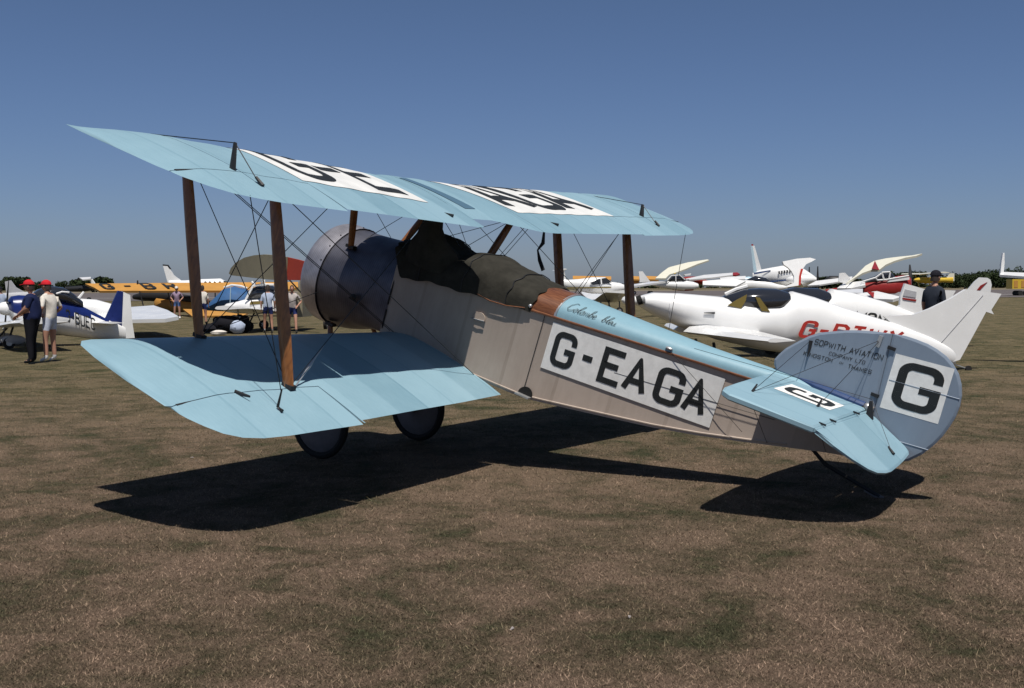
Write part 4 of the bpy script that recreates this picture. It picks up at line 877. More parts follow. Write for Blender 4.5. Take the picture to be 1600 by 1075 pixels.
dslab('wing', [(1124, 434, 0), (1165, 432, 0), (1165, 437, -1), (1126, 437.5, -1)], 98, m_gloss, a.root, .1); a.body([(1150, 434, 444, .3), (1170, 432, 446, .6), (1190, 436, 446, .3)], m_lpaint); a.wheel(a.px(1165, 445).x, 1, .25); a.wheel(a.px(1165, 445).x, -1, .25)
# --- T tail aeroplane
a = PF('t_tail_aeroplane', 'white T-tail low-wing aeroplane with dark cabin windows between the far struts', 'light aircraft', 876, 66, 4)
b = a.body([(868, 434, 446, .12), (888, 437, 452, .25), (905, 436, 455, .4), (925, 433, 459, .52), (945, 433, 459, .56), (955, 440, 459, .5), (968, 442, 457, .4), (976, 445, 455, .2)], m_gloss)
a.vslab('fin', [(866, 420), (881, 420), (884, 436), (868, 444)], m_gloss, .12)
a.wing('tailplane', (a.px(882, 425).x, a.px(866, 425).x), (a.px(880, 425).x, a.px(868, 425).x), 0, 2.1, a.px(874, 423).z, a.px(874, 423).z+.05, m_gloss, .1)
a.vslab('cabin_window', [(922, 442), (935, 436), (947, 434), (956, 441), (948, 443), (926, 445)], m_glass, .04, .555, b)
a.vslab('window_post', [(938, 435), (940, 435), (941, 444), (939, 444)], m_gloss, .03, .575, b); a.vslab('cheat_line', [(886, 449), (955, 448), (955, 450), (886, 451)], m_bronze, .01, .57, b)
a.decal('registration', 'G-BRUX', 902, 456, 928, 457, .20, m_grey, .57, b, .2)
wx = a.px(945, 455).x; a.wing('wing', (wx+.8, wx-.8), (wx+.8, wx-.8), .4, 5.0, .75, 1.3, m_gloss, .2)
for x_, y in ((wx, 1.6), (wx, -1.6), (a.px(968, 455).x, 0)): a.wheel(x_, y, .24, spat=None); a.leg((x_, y, .24), (x_, y, .9), .04)
# --- row of amber and yellow machines far off
for i, (u, w2) in enumerate(((925, 60), (1016, 26), (990, 20))):
    a = PF('light_aeroplane', ['amber high-wing aeroplane far off above the T-tail cabin', 'amber winged aeroplane far off left of the cream wingtip', 'small amber wing far off beside the far strut foot'][i], 'light aircraft', u, 150, 0)
    dslab('wing', [(u-w2/2, 432, 0), (u+w2/2, 433, 0), (u+w2/2, 438, -2), (u-w2/2, 437, -2)], 150, m_orange, a.root, .2); a.body([(u-w2*.4, 437, 441, .2), (u, 436, 444, .5), (u+w2*.4, 438, 443, .4)], m_orange)
    a.wheel(0, 1, .3); a.wheel(0, -1, .3)
a = PF('high_wing_aeroplane', 'small yellow and white high-wing aeroplane just left of the man in the dark cap', 'light aircraft', 1490, 80, 178)
b = a.body([(1489, 433, 442, .08), (1475, 434, 441, .2), (1458, 433, 443, .4), (1445, 433, 443, .45), (1434, 434, 441, .35), (1428, 436, 439, .15)], [m_gloss, m_yellow], split=lambda c: c.z > 1.3)
a.vslab('fin', [(1479, 434), (1484, 427), (1491, 427), (1491, 439), (1482, 439)], m_cream, .06); a.wing('wing', (a.px(1436, 432).x, a.px(1452, 432).x), (a.px(1437, 432).x, a.px(1451, 432).x), .1, 4.5, 2.35, 2.4, m_cream, .14)
a.wheel(a.px(1443, 440).x, .8, .25); a.wheel(a.px(1443, 440).x, -.8, .25); a.wheel(a.px(1486, 440).x, 0, .12)
for sg in (1, -1): a.leg((a.px(1443, 440).x, .4*sg, 1.0), (a.px(1444, 432).x, 2.0*sg, 2.35), .03, m_yellow)
# --- far pale fin with dark fuselage
a = PF('light_aeroplane', 'distant dark aeroplane with curved white fin left of the red tourer', 'light aircraft', 1325, 95, 180)
a.vslab('fin', [(1312, 427), (1320, 426), (1328, 434), (1330, 442), (1313, 442)], m_gloss, .1); a.body([(1328, 434, 440, .2), (1310, 431, 441, .5), (1296, 431, 441, .5), (1290, 435, 440, .3)], m_steel); a.wheel(a.px(1305, 440).x, .8, .3); a.wheel(a.px(1305, 440).x, -.8, .3)
# --- canard with tall winglet, right edge
a = PF('canard_aeroplane', 'white wing with tall upright winglet reaching in from the right edge', 'light aircraft', 1640, 24, 180)
dslab('wing', [(1562, 429.5, 0), (1566, 426.5, 0), (1605, 428, -.2), (1700, 428, -.5), (1700, 436, -1), (1605, 434, -.5), (1563, 431, -.2)], 24, m_gloss, a.root, .05)
dslab('winglet', [(1566, 395.5, 0), (1568.5, 395, 0), (1568.5, 412, 0), (1567, 428, 0), (1562, 431, 0), (1563.5, 412, 0)], 24, m_gloss, a.root, .07)
a.body([(1720, 430, 470, .4), (1690, 425, 480, .45), (1660, 440, 480, .3), (1640, 455, 470, .1)], m_gloss); a.wheel(0, .7, .2); a.wheel(0, -.7, .2)
# --- yellow trailer, right edge
a = thing('yellow_trailer', 'boxy yellow site trailer under the winglet wing at the right edge', 'trailer', G(1598, 130), (0, 0, YAW+R(90)))
mb = MB(); mb.box((0, 0, 1.35), (3.2, 1.6, 1.1)); mb.build('body', m_yellow, a)
for y in (-.55, -.2, .15, .5): 
    mb = MB(); mb.box((y*2.4, .81, 1.35), (.45, .04, .8)); mb.build('side_panel', m_orange, a)
for x in (-.6, .6): mb = MB(); mb.tube([(x, -.8, .3), (x, .8, .3)], .3, 12); mb.build('wheel', m_rubber, a)

# --- blue and white aeroplane, left
a = PF('light_aeroplane', 'royal blue and white low-wing aeroplane with black registration, its tail toward the biplane wing', 'light aircraft', 204, 33.5, 212)
b = a.body([(196, 510, 531, .05), (170, 500, 530, .16), (140, 484, 529, .28), (112, 470, 526, .40), (80, 464, 522, .48), (50, 462, 516, .5), (30, 461, 508, .46), (18, 463, 500, .40), (12, 470, 490, .22)], [m_gloss, m_bluep], split=lambda c: c.z > .62+.115*c.x)
cn = a.body([(128, 470, 482, .2), (112, 457, 478, .38), (98, 449, 474, .44), (80, 447, 470, .44), (60, 452, 468, .40), (48, 460, 468, .25)], m_glass, 'canopy')
mb = MB(); mb.tube([a.px(88, 459, .44), a.px(97, 456, .44), a.px(108, 457, .42)], .025, 5); mb.build('canopy_frame', m_gloss, cn)
a.vslab('fin', [(164, 498), (184, 454), (192, 456), (189, 531), (180, 520)], m_bluep, .09)
a.vslab('rudder', [(190, 455), (203, 461), (206, 500), (210, 528), (185, 529), (187, 490)], m_gloss, .07)
ec = a.px(180, 503); mb = MB(); tpp = [a.px(184, 505, .1), a.px(162, 502, .1), a.px(118, 503, 1.25), a.px(103, 517, 1.3), a.px(112, 514, 1.3), a.px(122, 508, 1.25), a.px(183, 510, .1)]
for sg in (1, -1): a.wing('tailplane', (ec.x+.75, ec.x-.05), (ec.x+.55, ec.x+.02), .06, 1.35, ec.z, ec.z+.0, m_gloss, .07, both=False) if sg == 1 else None
a.wing('tailplane', (ec.x+.75, ec.x-.05), (ec.x+.55, ec.x+.02), -.06, -1.35, ec.z, ec.z, m_gloss, .07, both=False)
a.decal('registration', 'G-BUEC', 103, 502, 149, 517, .36, m_letter, .42, b, .17, .0)
mb = MB(); mb.tube([a.px(120, 470, .1), a.px(131, 456, .1)], [.05, .03], 6); mb.build('aerial', m_gloss, b)
wx = a.px(35, 500).x; a.wing('wing', (wx+.75, wx-.75), (wx+.7, wx-.7), .40, 3.4, .62, .78, m_gloss, .18)
a.wheel(wx+.5, .95, .19, spat=m_grey); a.wheel(wx+.5, -.95, .19, spat=m_grey); a.leg((wx+.5, .95, .25), (wx+.3, .4, .6)); a.leg((wx+.5, -.95, .25), (wx+.3, -.4, .6)); a.wheel(.25, 0, .09)
n_ = a.px(12, 482); mb = MB(); mb.ball(n_, .2, 10, 6, (1.6, 1, 1)); mb.build('spinner', m_gloss, a.root, True)
a.prop(10, 482, .95, .95)
# --- white wing of another aeroplane behind it
a = PF('light_aeroplane', 'white aeroplane whose broad tapered wing shows right of the blue fin', 'light aircraft', 60, 40, 5)
dslab('wing', [(150, 490, 2), (205, 482, 2), (240, 479.5, 2), (262, 487, 0), (279, 497, -2), (258, 501, -3), (205, 502, -3), (150, 502, -3)], 40, m_gloss, a.root, .12)
a.body([(60, 470, 490, .2), (100, 465, 500, .5), (150, 468, 505, .5), (175, 475, 500, .3)], m_gloss); a.wheel(a.px(120, 500).x, .9, .2); a.wheel(a.px(120, 500).x, -.9, .2)
a = PF('light_aeroplane', 'pale grey swept fin and dorsal fairing rising behind the men at left', 'light aircraft', 5, 55, 4)
a.vslab('fin', [(8, 440), (17, 438), (25, 449), (41, 458), (41, 470), (12, 470)], m_grey, .08); a.body([(5, 458, 476, .1), (40, 456, 480, .3), (80, 455, 482, .45), (110, 462, 480, .3)], m_grey); a.wheel(a.px(70, 480).x, .9, .2); a.wheel(a.px(70, 480).x, -.9, .2)
a = PF('t_tail_aeroplane', 'distant dark aeroplane with white T-tail above the left end of the amber wing', 'light aircraft', 128, 110, 170)
dslab('tailplane', [(124, 434.5, 0), (142, 433.5, 0), (142, 436, -1), (129, 437.5, -1)], 110, m_gloss, a.root, .12); dslab('propeller', [(117, 436, 0), (125, 436, 0), (125, 437, 0), (117, 437, 0)], 109, m_steel, a.root, .05)
a.vslab('fin', [(140, 436), (144, 436), (152, 448), (144, 448)], m_gloss, .15); a.body([(155, 446, 452, .3), (130, 446, 456, .6), (105, 448, 456, .5)], m_steel); a.wheel(a.px(130, 450).x, 1, .3); a.wheel(a.px(130, 450).x, -1, .3)
# --- amber biplane
a = PF('amber_biplane', 'amber yellow biplane with black letters across its top wing, beyond the blue fin', 'biplane', 330, 66, 158)
rt0 = a.root
tw = dslab('upper_wing', [(133, 444.5, 1.2), (200, 444, .8), (330, 443, 0), (466, 442, -1), (466, 450, -2.2), (440, 456, -2.6), (330, 455.5, -1.6), (156, 456, -.4), (148, 451, 0)], 66, m_orange, a.root, .12)
def dletter(parent_root, text, c, mt, par):
    Mi = Matrix.Rotation(-parent_root.rotation_euler.z, 3, 'Z'); P = [Mi@(at(u, v, D)-parent_root.location)+Vector((0, 0, .085)) for u, v, D in c]
    return lettering('registration', text, lambda u, v, z: (P[0].lerp(P[1], u)).lerp(P[3].lerp(P[2], u), v)+Vector((0, 0, z)), mt, par, .2, .62, .9, step=9)
dletter(a.root, 'G-BR', [(164, 453.4, 65.6), (282, 453.0, 64.7), (268, 443.8, 66.4), (152, 444.9, 67.0)], m_letter, tw)
a.body([(352, 476, 486, .1), (320, 474, 487, .2), (286, 468, 488, .32), (262, 464, 488, .38), (250, 462, 487, .40), (246, 466, 482, .3)], m_orange); a.body([(330, 472, 476, .1), (300, 462, 474, .22), (260, 456, 472, .32), (225, 456, 470, .35), (212, 460, 468, .3)], m_steel, 'cowl_and_decking')
dslab('lower_wing', [(286, 484, 0), (330, 485, -1), (392, 486, -2.5), (382, 494, -3.5), (300, 495, -3)], 65, m_orange, a.root, .1)
for u in (218, 262, 300, 430): mb = MB(); p = Matrix.Rotation(-rt0.rotation_euler.z, 3, 'Z'); mb.tube([p@(at(u, 455, 65)-rt0.location), p@(at(u+6, 478, 65)-rt0.location)], .035, 6); mb.build('strut', m_steel, rt0)
a.wheel(a.px(250, 485).x, .7, .3); a.wheel(a.px(250, 485).x, -.7, .3); a.vslab('fin', [(345, 470), (352, 462), (360, 470), (360, 484), (345, 482)], m_orange, .06)
mb = MB(); mb.tube([Matrix.Rotation(-rt0.rotation_euler.z, 3, 'Z')@(at(215, 444, 66.4)-rt0.location), Matrix.Rotation(-rt0.rotation_euler.z, 3, 'Z')@(at(215, 438, 66.4)-rt0.location)], [.06, .04], 6); mb.build('fuel_gauge', m_steel, rt0)
# --- white twin with round windows
a = PF('twin_aeroplane', 'white twin with black-edged swept fin and round cabin windows, beyond the amber biplane', 'aeroplane', 262, 92, 6)
b = a.body([(264, 438, 446, .15), (290, 438, 451, .5), (315, 436, 454, .7), (345, 435, 455, .75), (354, 440, 455, .6), (372, 446, 454, .3)], m_gloss)
a.vslab('fin', [(254.5, 413.5), (263, 415), (272, 430), (283, 438), (268, 444), (262, 441)], m_gloss, .16); a.vslab('fin_edge', [(254.5, 413), (263, 413.8), (268, 421), (265, 420), (262, 415.5), (254.5, 415)], m_steel, .18)
for u in (321, 328, 335.5, 343.5): mb = MB(); c = a.px(u, 441.5, .735); mb.tube([c-Vector((0, .03, 0)), c+Vector((0, .03, 0))], .105, 10); mb.build('cabin_window', m_glass, b)
a.vslab('windscreen', [(349, 438.5), (355, 440), (357, 443), (350, 443)], m_glass, .04, .72, b)
wx = a.px(330, 450).x; a.wing('wing', (wx+.9, wx-.8), (wx+.4, wx-.4), .6, 5.6, 1.2, 1.6, m_gloss, .22)
for x_, y in ((wx, 2), (wx, -2), (a.px(360, 450).x, 0)): a.wheel(x_, y, .3); a.leg((x_, y, .3), (x_, y, 1.1), .05)
# --- blue covered aeroplane
a = PF('covered_aeroplane', 'parked aeroplane under a dark blue tarpaulin tent beside the amber wing', 'light aircraft', 335, 52, 5)
a.body([(322, 478, 485, .3), (335, 466, 486, .6), (350, 451, 487, .8), (366, 447, 488, .85), (385, 451, 488, .8), (398, 462, 487, .6), (402, 470, 484, .4)], m_bluet, 'cover', p=1.7)
mb = MB(); mb.tube([a.px(u, v, .0) for u, v in ((350, 449.5), (362, 445.5), (376, 447), (386, 450.5))], .05, 6); mb.build('white_spine', m_gloss, a.root)
mb = MB(); mb.tube([a.px(360.5, 446, .84), a.px(359.5, 474, .86)], .02, 5); mb.build('cover_seam', m_lpaint, a.root); a.wheel(a.px(338, 484).x, 0, .2); a.wheel(a.px(370, 484).x, .8, .25); a.wheel(a.px(370, 484).x, -.8, .25)
# --- white tourer nose left
a = PF('light_aeroplane', 'white low-wing aeroplane with open cockpit canopy, nose left behind the man in navy shorts', 'light aircraft', 475, 44, 174)
b = a.body([(350, 478, 486, .12), (356, 474, 488, .28), (372, 471, 490, .38), (390, 466, 490, .44), (412, 464, 490, .48), (440, 462, 490, .46), (465, 466, 486, .25), (480, 470, 482, .1)], m_gloss)
a.body([(386, 464, 468, .2), (392, 452, 470, .4), (405, 446, 470, .44), (425, 446, 469, .44), (445, 455, 468, .35)], m_glass, 'canopy')
for q in ([(384, 468), (391, 455), (399, 440)], [(395, 447), (410, 444.5), (428, 445)], [(393, 440), (399, 446)], [(409, 437), (409, 447)], [(413, 437), (413, 447)]):
    mb = MB(); mb.tube([a.px(u, v, .46) for u, v in q], .045, 5); mb.build('canopy_frame', m_gloss, b)
a.vslab('exhaust_panel', [(392, 471), (412, 470), (412, 475), (390, 476)], m_bronze, .03, .47, b)
wx = a.px(412, 492).x; a.wing('wing', (wx+.75, wx-.75), (wx+.75, wx-.7), .3, 3.6, .72, .92, m_gloss, .17)
a.wheel(wx+.3, .9, .22); a.wheel(wx+.3, -.9, .22); a.wheel(a.px(372, 490).x, 0, .18); a.leg((wx+.3, .9, .25), (wx+.1, .8, .7)); a.leg((a.px(372, 490).x, 0, .2), (a.px(372, 490).x, 0, .7))
# --- khaki and red wing
a = PF('high_wing_aeroplane', 'aeroplane with rounded khaki wingtip and brick-red centre beside the near rear strut', 'light aircraft', 470, 44, 90)
pts = [(359, 427, 2), (362, 419, 1.8), (370, 410, 1.4), (383, 402.5, 1), (398, 398.8, .6), (413, 397.5, 0), (430, 398.5, -.4), (448, 401.5, -.8), (448, 437.5, -.8), (425, 437, -.4), (400, 434.5, .6), (375, 431.5, 1.6), (362, 430, 2)]
w_ = dslab('wing', pts, 43, m_khaki, a.root, .09); dslab('wing_centre', [(448.3, 401.5, -.8), (466, 405.5, -1.2), (482, 410, -1.6), (500, 417, -2), (500, 438, -2), (470, 438, -1.4), (448.3, 437.5, -.8)], 43, m_redf, a.root, .09)
a.body([(470, 438, 476, .1), (480, 440, 478, .2)], m_khaki, 'fuselage'); mb = MB(); mb.box((0, 0, 1.0), (3.0, .7, .9)); mb.build('cabin', m_khaki, a.root); a.wheel(1, .8, .25); a.wheel(1, -.8, .25)
for u in (452, 474): mb = MB(); q = Matrix.Rotation(-a.root.rotation_euler.z, 3, 'Z'); mb.tube([q@(at(u, 437, 43)-a.root.location), q@(at(480, 468, 43.5)-a.root.location)], .03, 6); mb.build('strut', m_steel, a.root)

# ------------------------------------------------ people
m_skin = mat('skin', (.42, .22, .15), .6, noise=.1); m_hair = mat('dark_hair', (.03, .02, .015), .7)
def cloth(name, c): return mat(name, c, .85, noise=.18, nscale=10, bump=.3, bscale=20, spec=.15)
c_navy = cloth('navy_shirt', (.012, .018, .06)); c_black = cloth('black_trousers', (.010, .010, .014)); c_cap = cloth('red_cap', (.55, .02, .03)); c_white = cloth('white_polo', (.66, .62, .56)); c_cream = cloth('pale_shorts', (.55, .60, .72))
c_pale = cloth('pale_blue_shirt', (.40, .46, .58)); c_nshort = cloth('navy_shorts', (.02, .03, .11)); c_dk = cloth('charcoal_tee', (.03, .036, .05)); c_dkcap = cloth('dark_cap', (.012, .012, .018)); c_bshort = cloth('blue_shorts', (.12, .20, .42)); c_pink = cloth('sunburnt_top', (.30, .22, .30)); c_shoe = cloth('white_shoes', (.72, .72, .72)); c_dshoe = cloth('dark_shoes', (.02, .02, .02)); c_beige = cloth('beige_shirt', (.42, .38, .36))
def person(label, u, D, face, h, top, legs, shorts, cap, pose, shoes, group=None, sink=0.):
    P0 = G(u, D, -sink); s = h/1.75
    root = thing('person', label, 'person', P0, (0, 0, YAW+R(face)), group); root.scale = (s, s, s)
    st = pose.get('stride', .0); lean = pose.get('lean', 0.)
    J = {'pelvis': (0, 0, .93), 'waist': (.0+lean*.3, 0, 1.06), 'chest': (.015+lean*.7, 0, 1.25), 'upper': (lean, 0, 1.40), 'neck': (.01+lean*1.1, 0, 1.50), 'head0': (.03+lean*1.3, 0, 1.58)}
    Rr = {'pelvis': .135, 'waist': .13+pose.get('belly', 0), 'chest': .145, 'upper': .10, 'neck': .052, 'head0': .07}
    E = [('pelvis', 'waist'), ('waist', 'chest'), ('chest', 'upper'), ('upper', 'neck'), ('neck', 'head0')]
    for sd_, k in ((1, 'l'), (-1, 'r')):
        f = st*sd_
        J['hip'+k] = (0, .095*sd_, .88); J['knee'+k] = (.5*f+.03, .125*sd_, .49); J['ankle'+k] = (f, .14*sd_, .09+(.0 if f >= 0 else .04)); J['toe'+k] = (f+.15, .16*sd_, .035)
        Rr['hip'+k] = .092; Rr['knee'+k] = .052; Rr['ankle'+k] = .04; Rr['toe'+k] = .03
        E += [('pelvis', 'hip'+k), ('hip'+k, 'knee'+k), ('knee'+k, 'ankle'+k), ('ankle'+k, 'toe'+k)]
        J['sh'+k] = (lean, .175*sd_, 1.41); el, wr = pose[k]; J['el'+k] = el; J['wr'+k] = wr
        Rr['sh'+k] = .062; Rr['el'+k] = .042; Rr['wr'+k] = .027
        E += [('upper', 'sh'+k), ('sh'+k, 'el'+k), ('el'+k, 'wr'+k)]
    names_ = list(J); me = bpy.data.meshes.new('body'); me.from_pydata([J[n] for n in names_], [(names_.index(x), names_.index(y)) for x, y in E], [])
    o = bpy.data.objects.new('tmp', me); COL.objects.link(o); md = o.modifiers.new('s', 'SKIN'); md.use_smooth_shade = True; sv = me.skin_vertices[0].data
    bk = pose.get('bulk', 1.)
    for i, n in enumerate(names_): sv[i].radius = (Rr[n]*(bk if n[:2] not in ('ne', 'he', 'wr', 'to') else 1), Rr[n]*(bk if n[:2] not in ('ne', 'he', 'wr', 'to') else 1)*(1.15 if n in ('chest', 'waist', 'pelvis') else 1)); sv[i].use_root = n == 'pelvis'
    o.modifiers.new('b', 'SUBSURF').levels = 2
    dg = bpy.context.evaluated_depsgraph_get(); me2 = bpy.data.meshes.new_from_object(o.evaluated_get(dg)); bpy.data.objects.remove(o)
    me2.name = 'body'; me2.materials.clear()
    for q in (m_skin, top, legs, shoes): me2.materials.append(q)
    cut = .42 if shorts else .06
    for p in me2.polygons:
        c = p.center; mi = 0; ay = abs(c.y)
        arm = False
        for k, sd_ in (('l', 1), ('r', -1)):
            el, wr = Vector(J['el'+k]), Vector(J['wr'+k]); d = wr-el; t = (c-el).dot(d)/d.length_squared
            if t > -.15 and (c-el-d*min(max(t, 0), 1)).length < .075: arm = True
        if arm: mi = 0
        elif c.z > 1.475 and ay < .09: mi = 0
        elif c.z > .96: mi = 1
        elif c.z > (.70 if shorts else .09): mi = 2
        elif c.z < (.15 if shorts else .085): mi = 3
        p.material_index = mi; p.use_smooth = True
    b = bpy.data.objects.new('body', me2); COL.objects.link(b); b.parent = root
    hc = Vector((.045+lean*1.4, 0, 1.655)); mb = MB(); rg = []
    for i in range(11):
        t = math.pi*i/10; z = math.cos(t); r = math.sin(t); row = []
        for j in range(14):
            a_ = 2*math.pi*j/14; x = math.cos(a_)*r*.098*(1.0 if z > -.2 else 1.0+.10*math.cos(a_)); y = math.sin(a_)*r*.076*(1-.18*max(0, -z)); row.append(hc+Vector((x, y, z*.118)))
        rg.append(row)
    mb.rings(rg, cap=False); hd = mb.build('head', m_skin, root, True)
    mb = MB(); mb.tube([hc+Vector((.09, 0, .03)), hc+Vector((.118, 0, -.015)), hc+Vector((.095, 0, -.03))], [.010, .017, .014], 6); mb.build('nose', m_skin, hd, True)
    for sd_ in (1, -1):
        mb = MB(); mb.ball(hc+Vector((.0, .078*sd_, -.005)), .03, 8, 6, (.6, .3, 1)); mb.build('ear', m_skin, hd, True)
        mb = MB(); mb.ball(hc+Vector((.087, .032*sd_, .018)), .011, 6, 4); mb.build('eye', m_hole, hd)
    mb = MB(); mb.box(hc+Vector((.094, 0, -.055)), (.01, .045, .009)); mb.build('mouth', c_cap, hd)
    mb = MB(); rg = []
    for i in range(6):
        t = math.pi*.5*i/5; rg.append([hc+Vector((-.012, 0, .012))+Vector((math.cos(a_)*math.sin(t)*.102, math.sin(a_)*math.sin(t)*.083, math.cos(t)*.122-(.09 if i == 5 and math.cos(a_) < -.2 else 0))) for a_ in [2*math.pi*j/14 for j in range(14)]])
    mb.rings(rg, cap=False); mb.build('hair', m_hair, hd, True)
    if cap:
        mb = MB(); rg = []
        for i in range(6):
            t = math.pi*.5*i/5; rg.append([hc+Vector((0, 0, .035))+Vector((math.cos(a_)*math.sin(t)*.118, math.sin(a_)*math.sin(t)*.098, math.cos(t)*.105)) for a_ in [2*math.pi*j/16 for j in range(16)]])
        mb.rings(rg, cap=False)
        mb.slab([hc+Vector((.07, -.075, .045)), hc+Vector((.15, -.062, .03)), hc+Vector((.185, -.02, .022)), hc+Vector((.185, .02, .022)), hc+Vector((.15, .062, .03)), hc+Vector((.07, .075, .045))], (.1, 0, 1), .012)
        o_ = mb.build('cap', cap, root, True)
    for k, sd_ in (('l', 1), ('r', -1)):
        el, wr = Vector(J['el'+k]), Vector(J['wr'+k]); d = (wr-el).normalized(); sdv = d.cross(Vector((0, 0, 1))) if abs(d.z) < .95 else Vector((1, 0, 0)); sdv.normalize(); nv = d.cross(sdv)
        mb = MB(); mb.tube([wr-d*.02, wr+d*.03, wr+d*.085], [.026, .036, .034], 8, flat=.5, side=sdv)
        for q in range(4):
            o0 = wr+d*.08+sdv*(.027-.018*q); ln = (.06, .072, .068, .052)[q]; mb.tube([o0, o0+d*ln*.5+nv*.006, o0+d*ln*.85+nv*.026], [.0095, .009, .007], 5)
        mb.tube([wr+d*.03+sdv*.03, wr+d*.06+sdv*.055, wr+d*.085+sdv*.06+nv*.01], [.011, .010, .008], 5)
        mb.build('hand', m_skin, root, True)
    return root
down = lambda x, y: ((x*.3+.02, y*1.25, 1.14), (x+.06, y*1.3, .90))
hang = {'bulk': 1.1, 'l': ((.0, .24, 1.15), (.06, .25, .90)), 'r': ((.0, -.24, 1.15), (.06, -.25, .90))}
hipp = {'l': ((-.05, .33, 1.17), (.10, .20, 1.02)), 'r': ((-.05, -.33, 1.17), (.10, -.20, 1.02)), 'lean': .02, 'bulk': 1.12}
front = {'l': ((.05, .25, 1.17), (.27, .09, 1.03)), 'r': ((.05, -.25, 1.17), (.27, -.07, 1.02)), 'belly': .02, 'lean': .0, 'bulk': 1.5}
person('man in a red cap, navy shirt and black trousers, hands together in front', 50, 24.6, 100, 1.80, c_navy, c_black, False, c_cap, front, c_dshoe)
person('man in a red cap, white polo shirt and pale shorts, looking down', 78, 25.2, 75, 1.80, c_white, c_cream, True, c_cap, hipp, c_shoe)
person('hatted person in blue shorts standing by the amber biplane', 277, 60, 190, 1.70, c_pink, c_bshort, True, c_white, hipp, c_shoe)
person('person in a white shirt beside the blue tarpaulin', 317, 50.5, 10, 1.75, c_white, c_nshort, True, None, hang, c_dshoe)
person('man seen from behind in pale blue shirt and navy shorts with white socks', 419, 41.5, 10, 1.74, c_pale, c_nshort, True, None, {**hang, 'stride': .06}, c_shoe)
person('walking man in a beige shirt and dark shorts, right of the near strut', 457, 41, 190, 1.72, c_beige, c_nshort, True, None, {**hipp, 'stride': .24}, c_dshoe)
person('man in a dark cap and charcoal tee shirt standing among the white tails', 1459, 23.6, -60, 1.92, c_dk, c_black, False, c_dkcap, hang, c_dshoe)
person('man in a white top crouched over a bicycle on the far grass', 1505, 92, -60, 1.30, c_white, c_black, False, c_dkcap, {'l': ((.15, .2, 1.2), (.35, .12, 1.05)), 'r': ((.15, -.2, 1.2), (.35, -.12, 1.05)), 'lean': .12}, c_dshoe)
person('spectator in a pale shirt at the extreme left edge', 2, 45, 60, 1.72, c_pale, c_nshort, True, c_dkcap, hang, c_shoe)
# bicycle
a = thing('bicycle', 'bicycle on the far grass under the crouching man in white', 'bicycle', G(1508, 91.5), (0, 0, YAW-R(60)))
for x in (-.5, .5):
    mb = MB(); mb.tube([(x+.33*math.cos(t), 0, .33+.33*math.sin(t)) for t in [2*math.pi*i/20 for i in range(21)]], .03, 5, False); mb.build('wheel', m_rubber, a)
mb = MB()
for p, q in (((-.5, 0, .33), (-.15, 0, .8)), ((-.15, 0, .8), (.38, 0, .82)), ((.38, 0, .85), (.5, 0, .33)), ((-.1, 0, .3), (.38, 0, .8)), ((-.1, 0, .3), (-.15, 0, .8)), ((-.5, 0, .33), (-.1, 0, .3))): mb.tube([p, q], .025, 5)
mb.build('frame', m_steel, a)
mb = MB(); mb.box((-.18, 0, .86), (.22, .12, .05)); mb.build('saddle', m_rubber, a)
# luggage and someone lying in the grass left of the near strut
def bag(label, u, D, r, mt, sc, cat='bag', nm='bag'):
    mb = MB(); rg = []; rr = random.Random(int(u))
    for i in range(9):
        t = math.pi*i/8; rg.append([Vector((math.sin(t)*math.cos(a_)*r*sc[0]*(1+.18*rr.uniform(-1, 1)), math.sin(t)*math.sin(a_)*r*sc[1]*(1+.15*rr.uniform(-1, 1)), max(0, (math.cos(t)*.5+.5))*r*sc[2]*2)) for a_ in [2*math.pi*j/12 for j in range(12)]])
    mb.rings(rg, cap=False); o = mb.build(nm, mt, None, True); o.location = G(u, D, -.01); o.rotation_euler.z = YAW+R(90); return tag(o, label, cat)
bag('black holdall lying on the grass at the foot of the front strut', 330, 41, .34, c_black, (1.2, .7, .55))
bag('white bundle lying in front of the dark holdalls', 341, 39.4, .2, c_white, (1.5, .8, .5))
bag('big dark canvas bag behind the white bundle', 355, 41, .45, c_black, (1.3, .8, .75))
bag('pale blue rolled jacket between two dark bags', 371, 40.5, .30, c_pale, (.9, .8, .85), 'jacket', 'jacket')
bag('upright dark rucksack right of the blue jacket', 382, 41.5, .26, c_black, (.9, .8, 1.3), 'rucksack', 'rucksack')

# ------------------------------------------------ trees
m_leaf = mat('dark_summer_leaves', (.035, .05, .022), .9, noise=.5, nscale=.6, spec=.1); m_bark = mat('bark', (.06, .045, .03), .9)
def crown(c, rx, ry, rz, n, seed, size):
    rs = random.Random(seed); v = []; f = []; lobes = [(Vector((rs.uniform(-.6, .6)*rx, rs.uniform(-.6, .6)*ry, rs.uniform(-.45, .55)*rz)), rs.uniform(.32, .55)) for _ in range(14)]
    for i in range(n):
        lc, lr = rs.choice(lobes); d = Vector((rs.gauss(0, 1), rs.gauss(0, 1), rs.gauss(0, 1))).normalized()*rs.uniform(.6, 1.05)*lr
        p = c+lc+Vector((d.x*rx, d.y*ry, d.z*rz)); a = Vector((rs.gauss(0, 1), rs.gauss(0, 1), rs.gauss(0, .6))).normalized()*size*rs.uniform(.5, 1.3); b = a.cross(Vector((rs.gauss(0, 1), rs.gauss(0, 1), rs.gauss(0, 1)))).normalized()*size*rs.uniform(.4, .9)
        k = len(v); v += [p-a-b*.3, p+a*.2-b, p+a+b*.4, p-a*.2+b]; f.append((k, k+1, k+2, k+3))
    return v, f
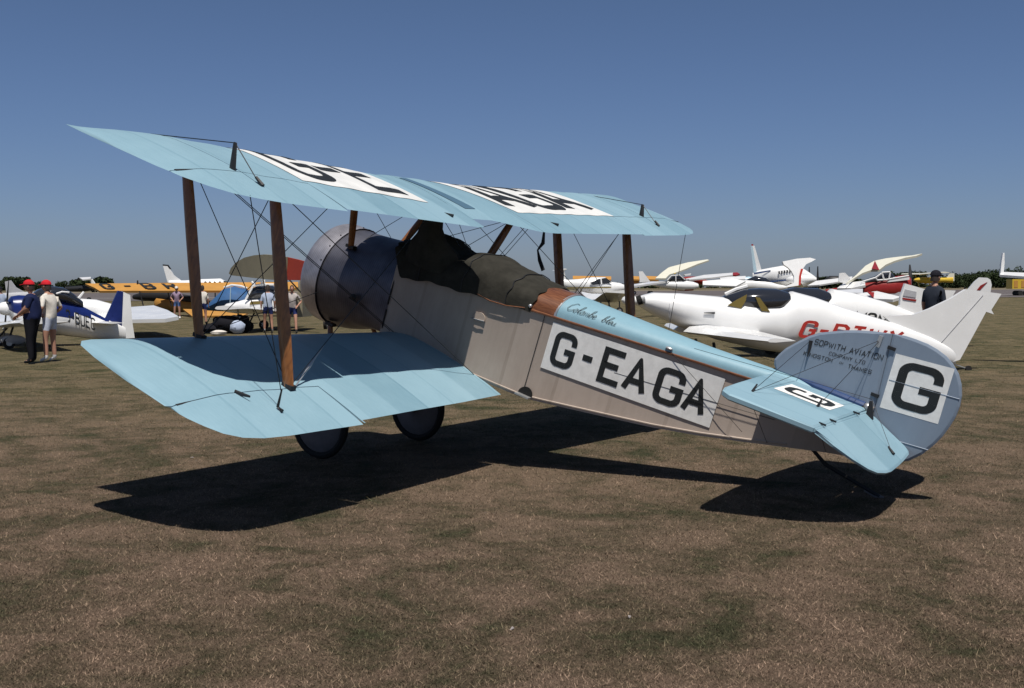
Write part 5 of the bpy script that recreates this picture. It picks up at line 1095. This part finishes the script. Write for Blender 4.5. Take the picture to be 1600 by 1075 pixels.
def tree(label, u, D, w, h, seed, group='trees along the far field edge', n=1500):
    t = thing('tree', label, 'tree', G(u, D, -.2), (0, 0, 0), group)
    mb = MB(); mb.tube([(0, 0, 0), (.1, .05, h*.3), (0, .1, h*.6)], [w*.045, w*.035, w*.015], 8)
    for k in range(4): a_ = k*1.6+seed; mb.tube([(0, 0, h*(.25+.08*k)), (math.cos(a_)*w*.25, math.sin(a_)*w*.25, h*(.5+.08*k))], [w*.018, w*.006], 5)
    mb.build('trunk', m_bark, t, True)
    v, f = crown(Vector((0, 0, h*.55)), w*.52, w*.52, h*.5, n, seed, w*.05); mk('crown', v, f, m_leaf, t)
    return t
tree('broad round tree on the skyline above the two red caps', 24, 260, 6.2, 3.9+.0, 1, n=2600)
tree('small low tree on the skyline between the men and the amber wing', 102, 300, 4.4, 3.3, 2)
tree('dark tree clump behind the left end of the amber wing', 147, 240, 8, 3.4, 3, n=2400)
tree('small tree right of the man with white polo on the skyline', 60, 330, 4, 3.6, 12)
for k, (u, D, w, h, lb) in enumerate(((1403, 300, 7, 4.6, 'leftmost small tree right of the red tourer cockpit'), (1431, 300, 6, 4.8, 'pointed little tree left of the dark cap'), (1285, 320, 9, 3.6, 'low bushy tree right of the twin propeller'), (1312, 320, 12, 3.4, 'low wide tree beside the curved white fin'))): tree(lb, u, D, w, h, 20+k)
# wood on the right: one continuous mass
v = []; f = []
rs = random.Random(5)
for k in range(44):
    u = 1478+k*8+rs.uniform(-3, 3); top = 5.0+min(1, k/8)*2.2+rs.uniform(-.7, .9); D = 420+rs.uniform(-25, 40); c = G(u, D)+Vector((0, 0, top*.42))
    vv, ff = crown(c, rs.uniform(3.4, 5), 5, top*.55, 1100, 100+k, .36); n = len(v); v += vv; f += [tuple(i+n for i in q) for q in ff]
tag(mk('far_wood', v, f, m_leaf), 'dark wood along the skyline at the right', kind='stuff')
v = []; f = []
for k in range(150):
    u = -60+k*11.5; D = 900+rs.uniform(-40, 60); top = rs.uniform(2.5, 6.5) if rs.random() < .5 else rs.uniform(1.5, 3.5); c = G(u, D)+Vector((0, 0, top*.4)); vv, ff = crown(c, 6, 6, top*.5, 60, 300+k, 1.4); n = len(v); v += vv; f += [tuple(i+n for i in q) for q in ff]
tag(mk('far_hedge', v, f, m_leaf), 'thin line of hedges and trees on the horizon', kind='stuff')
# litter in the grass
for k, (u, v_) in enumerate(((983, 966), (300, 716), (800, 985))):
    r = ray(u, v_); p = CAM+r*(-CAM.z/r.z); mb = MB(); mb.box((0, 0, .008), (.032, .007, .004)); mb.box((.008, .003, .012), (.013, .008, .003)); o = mb.build('paper_scrap', c_beige); o.location = p; o.rotation_euler.z = k*1.3+2.2; tag(o, ['tiny pale scrap lying in the grass low right of centre', 'tiny pale scrap in the grass under the lower wingtip', 'tiny pale scrap in the grass low centre'][k], 'litter')
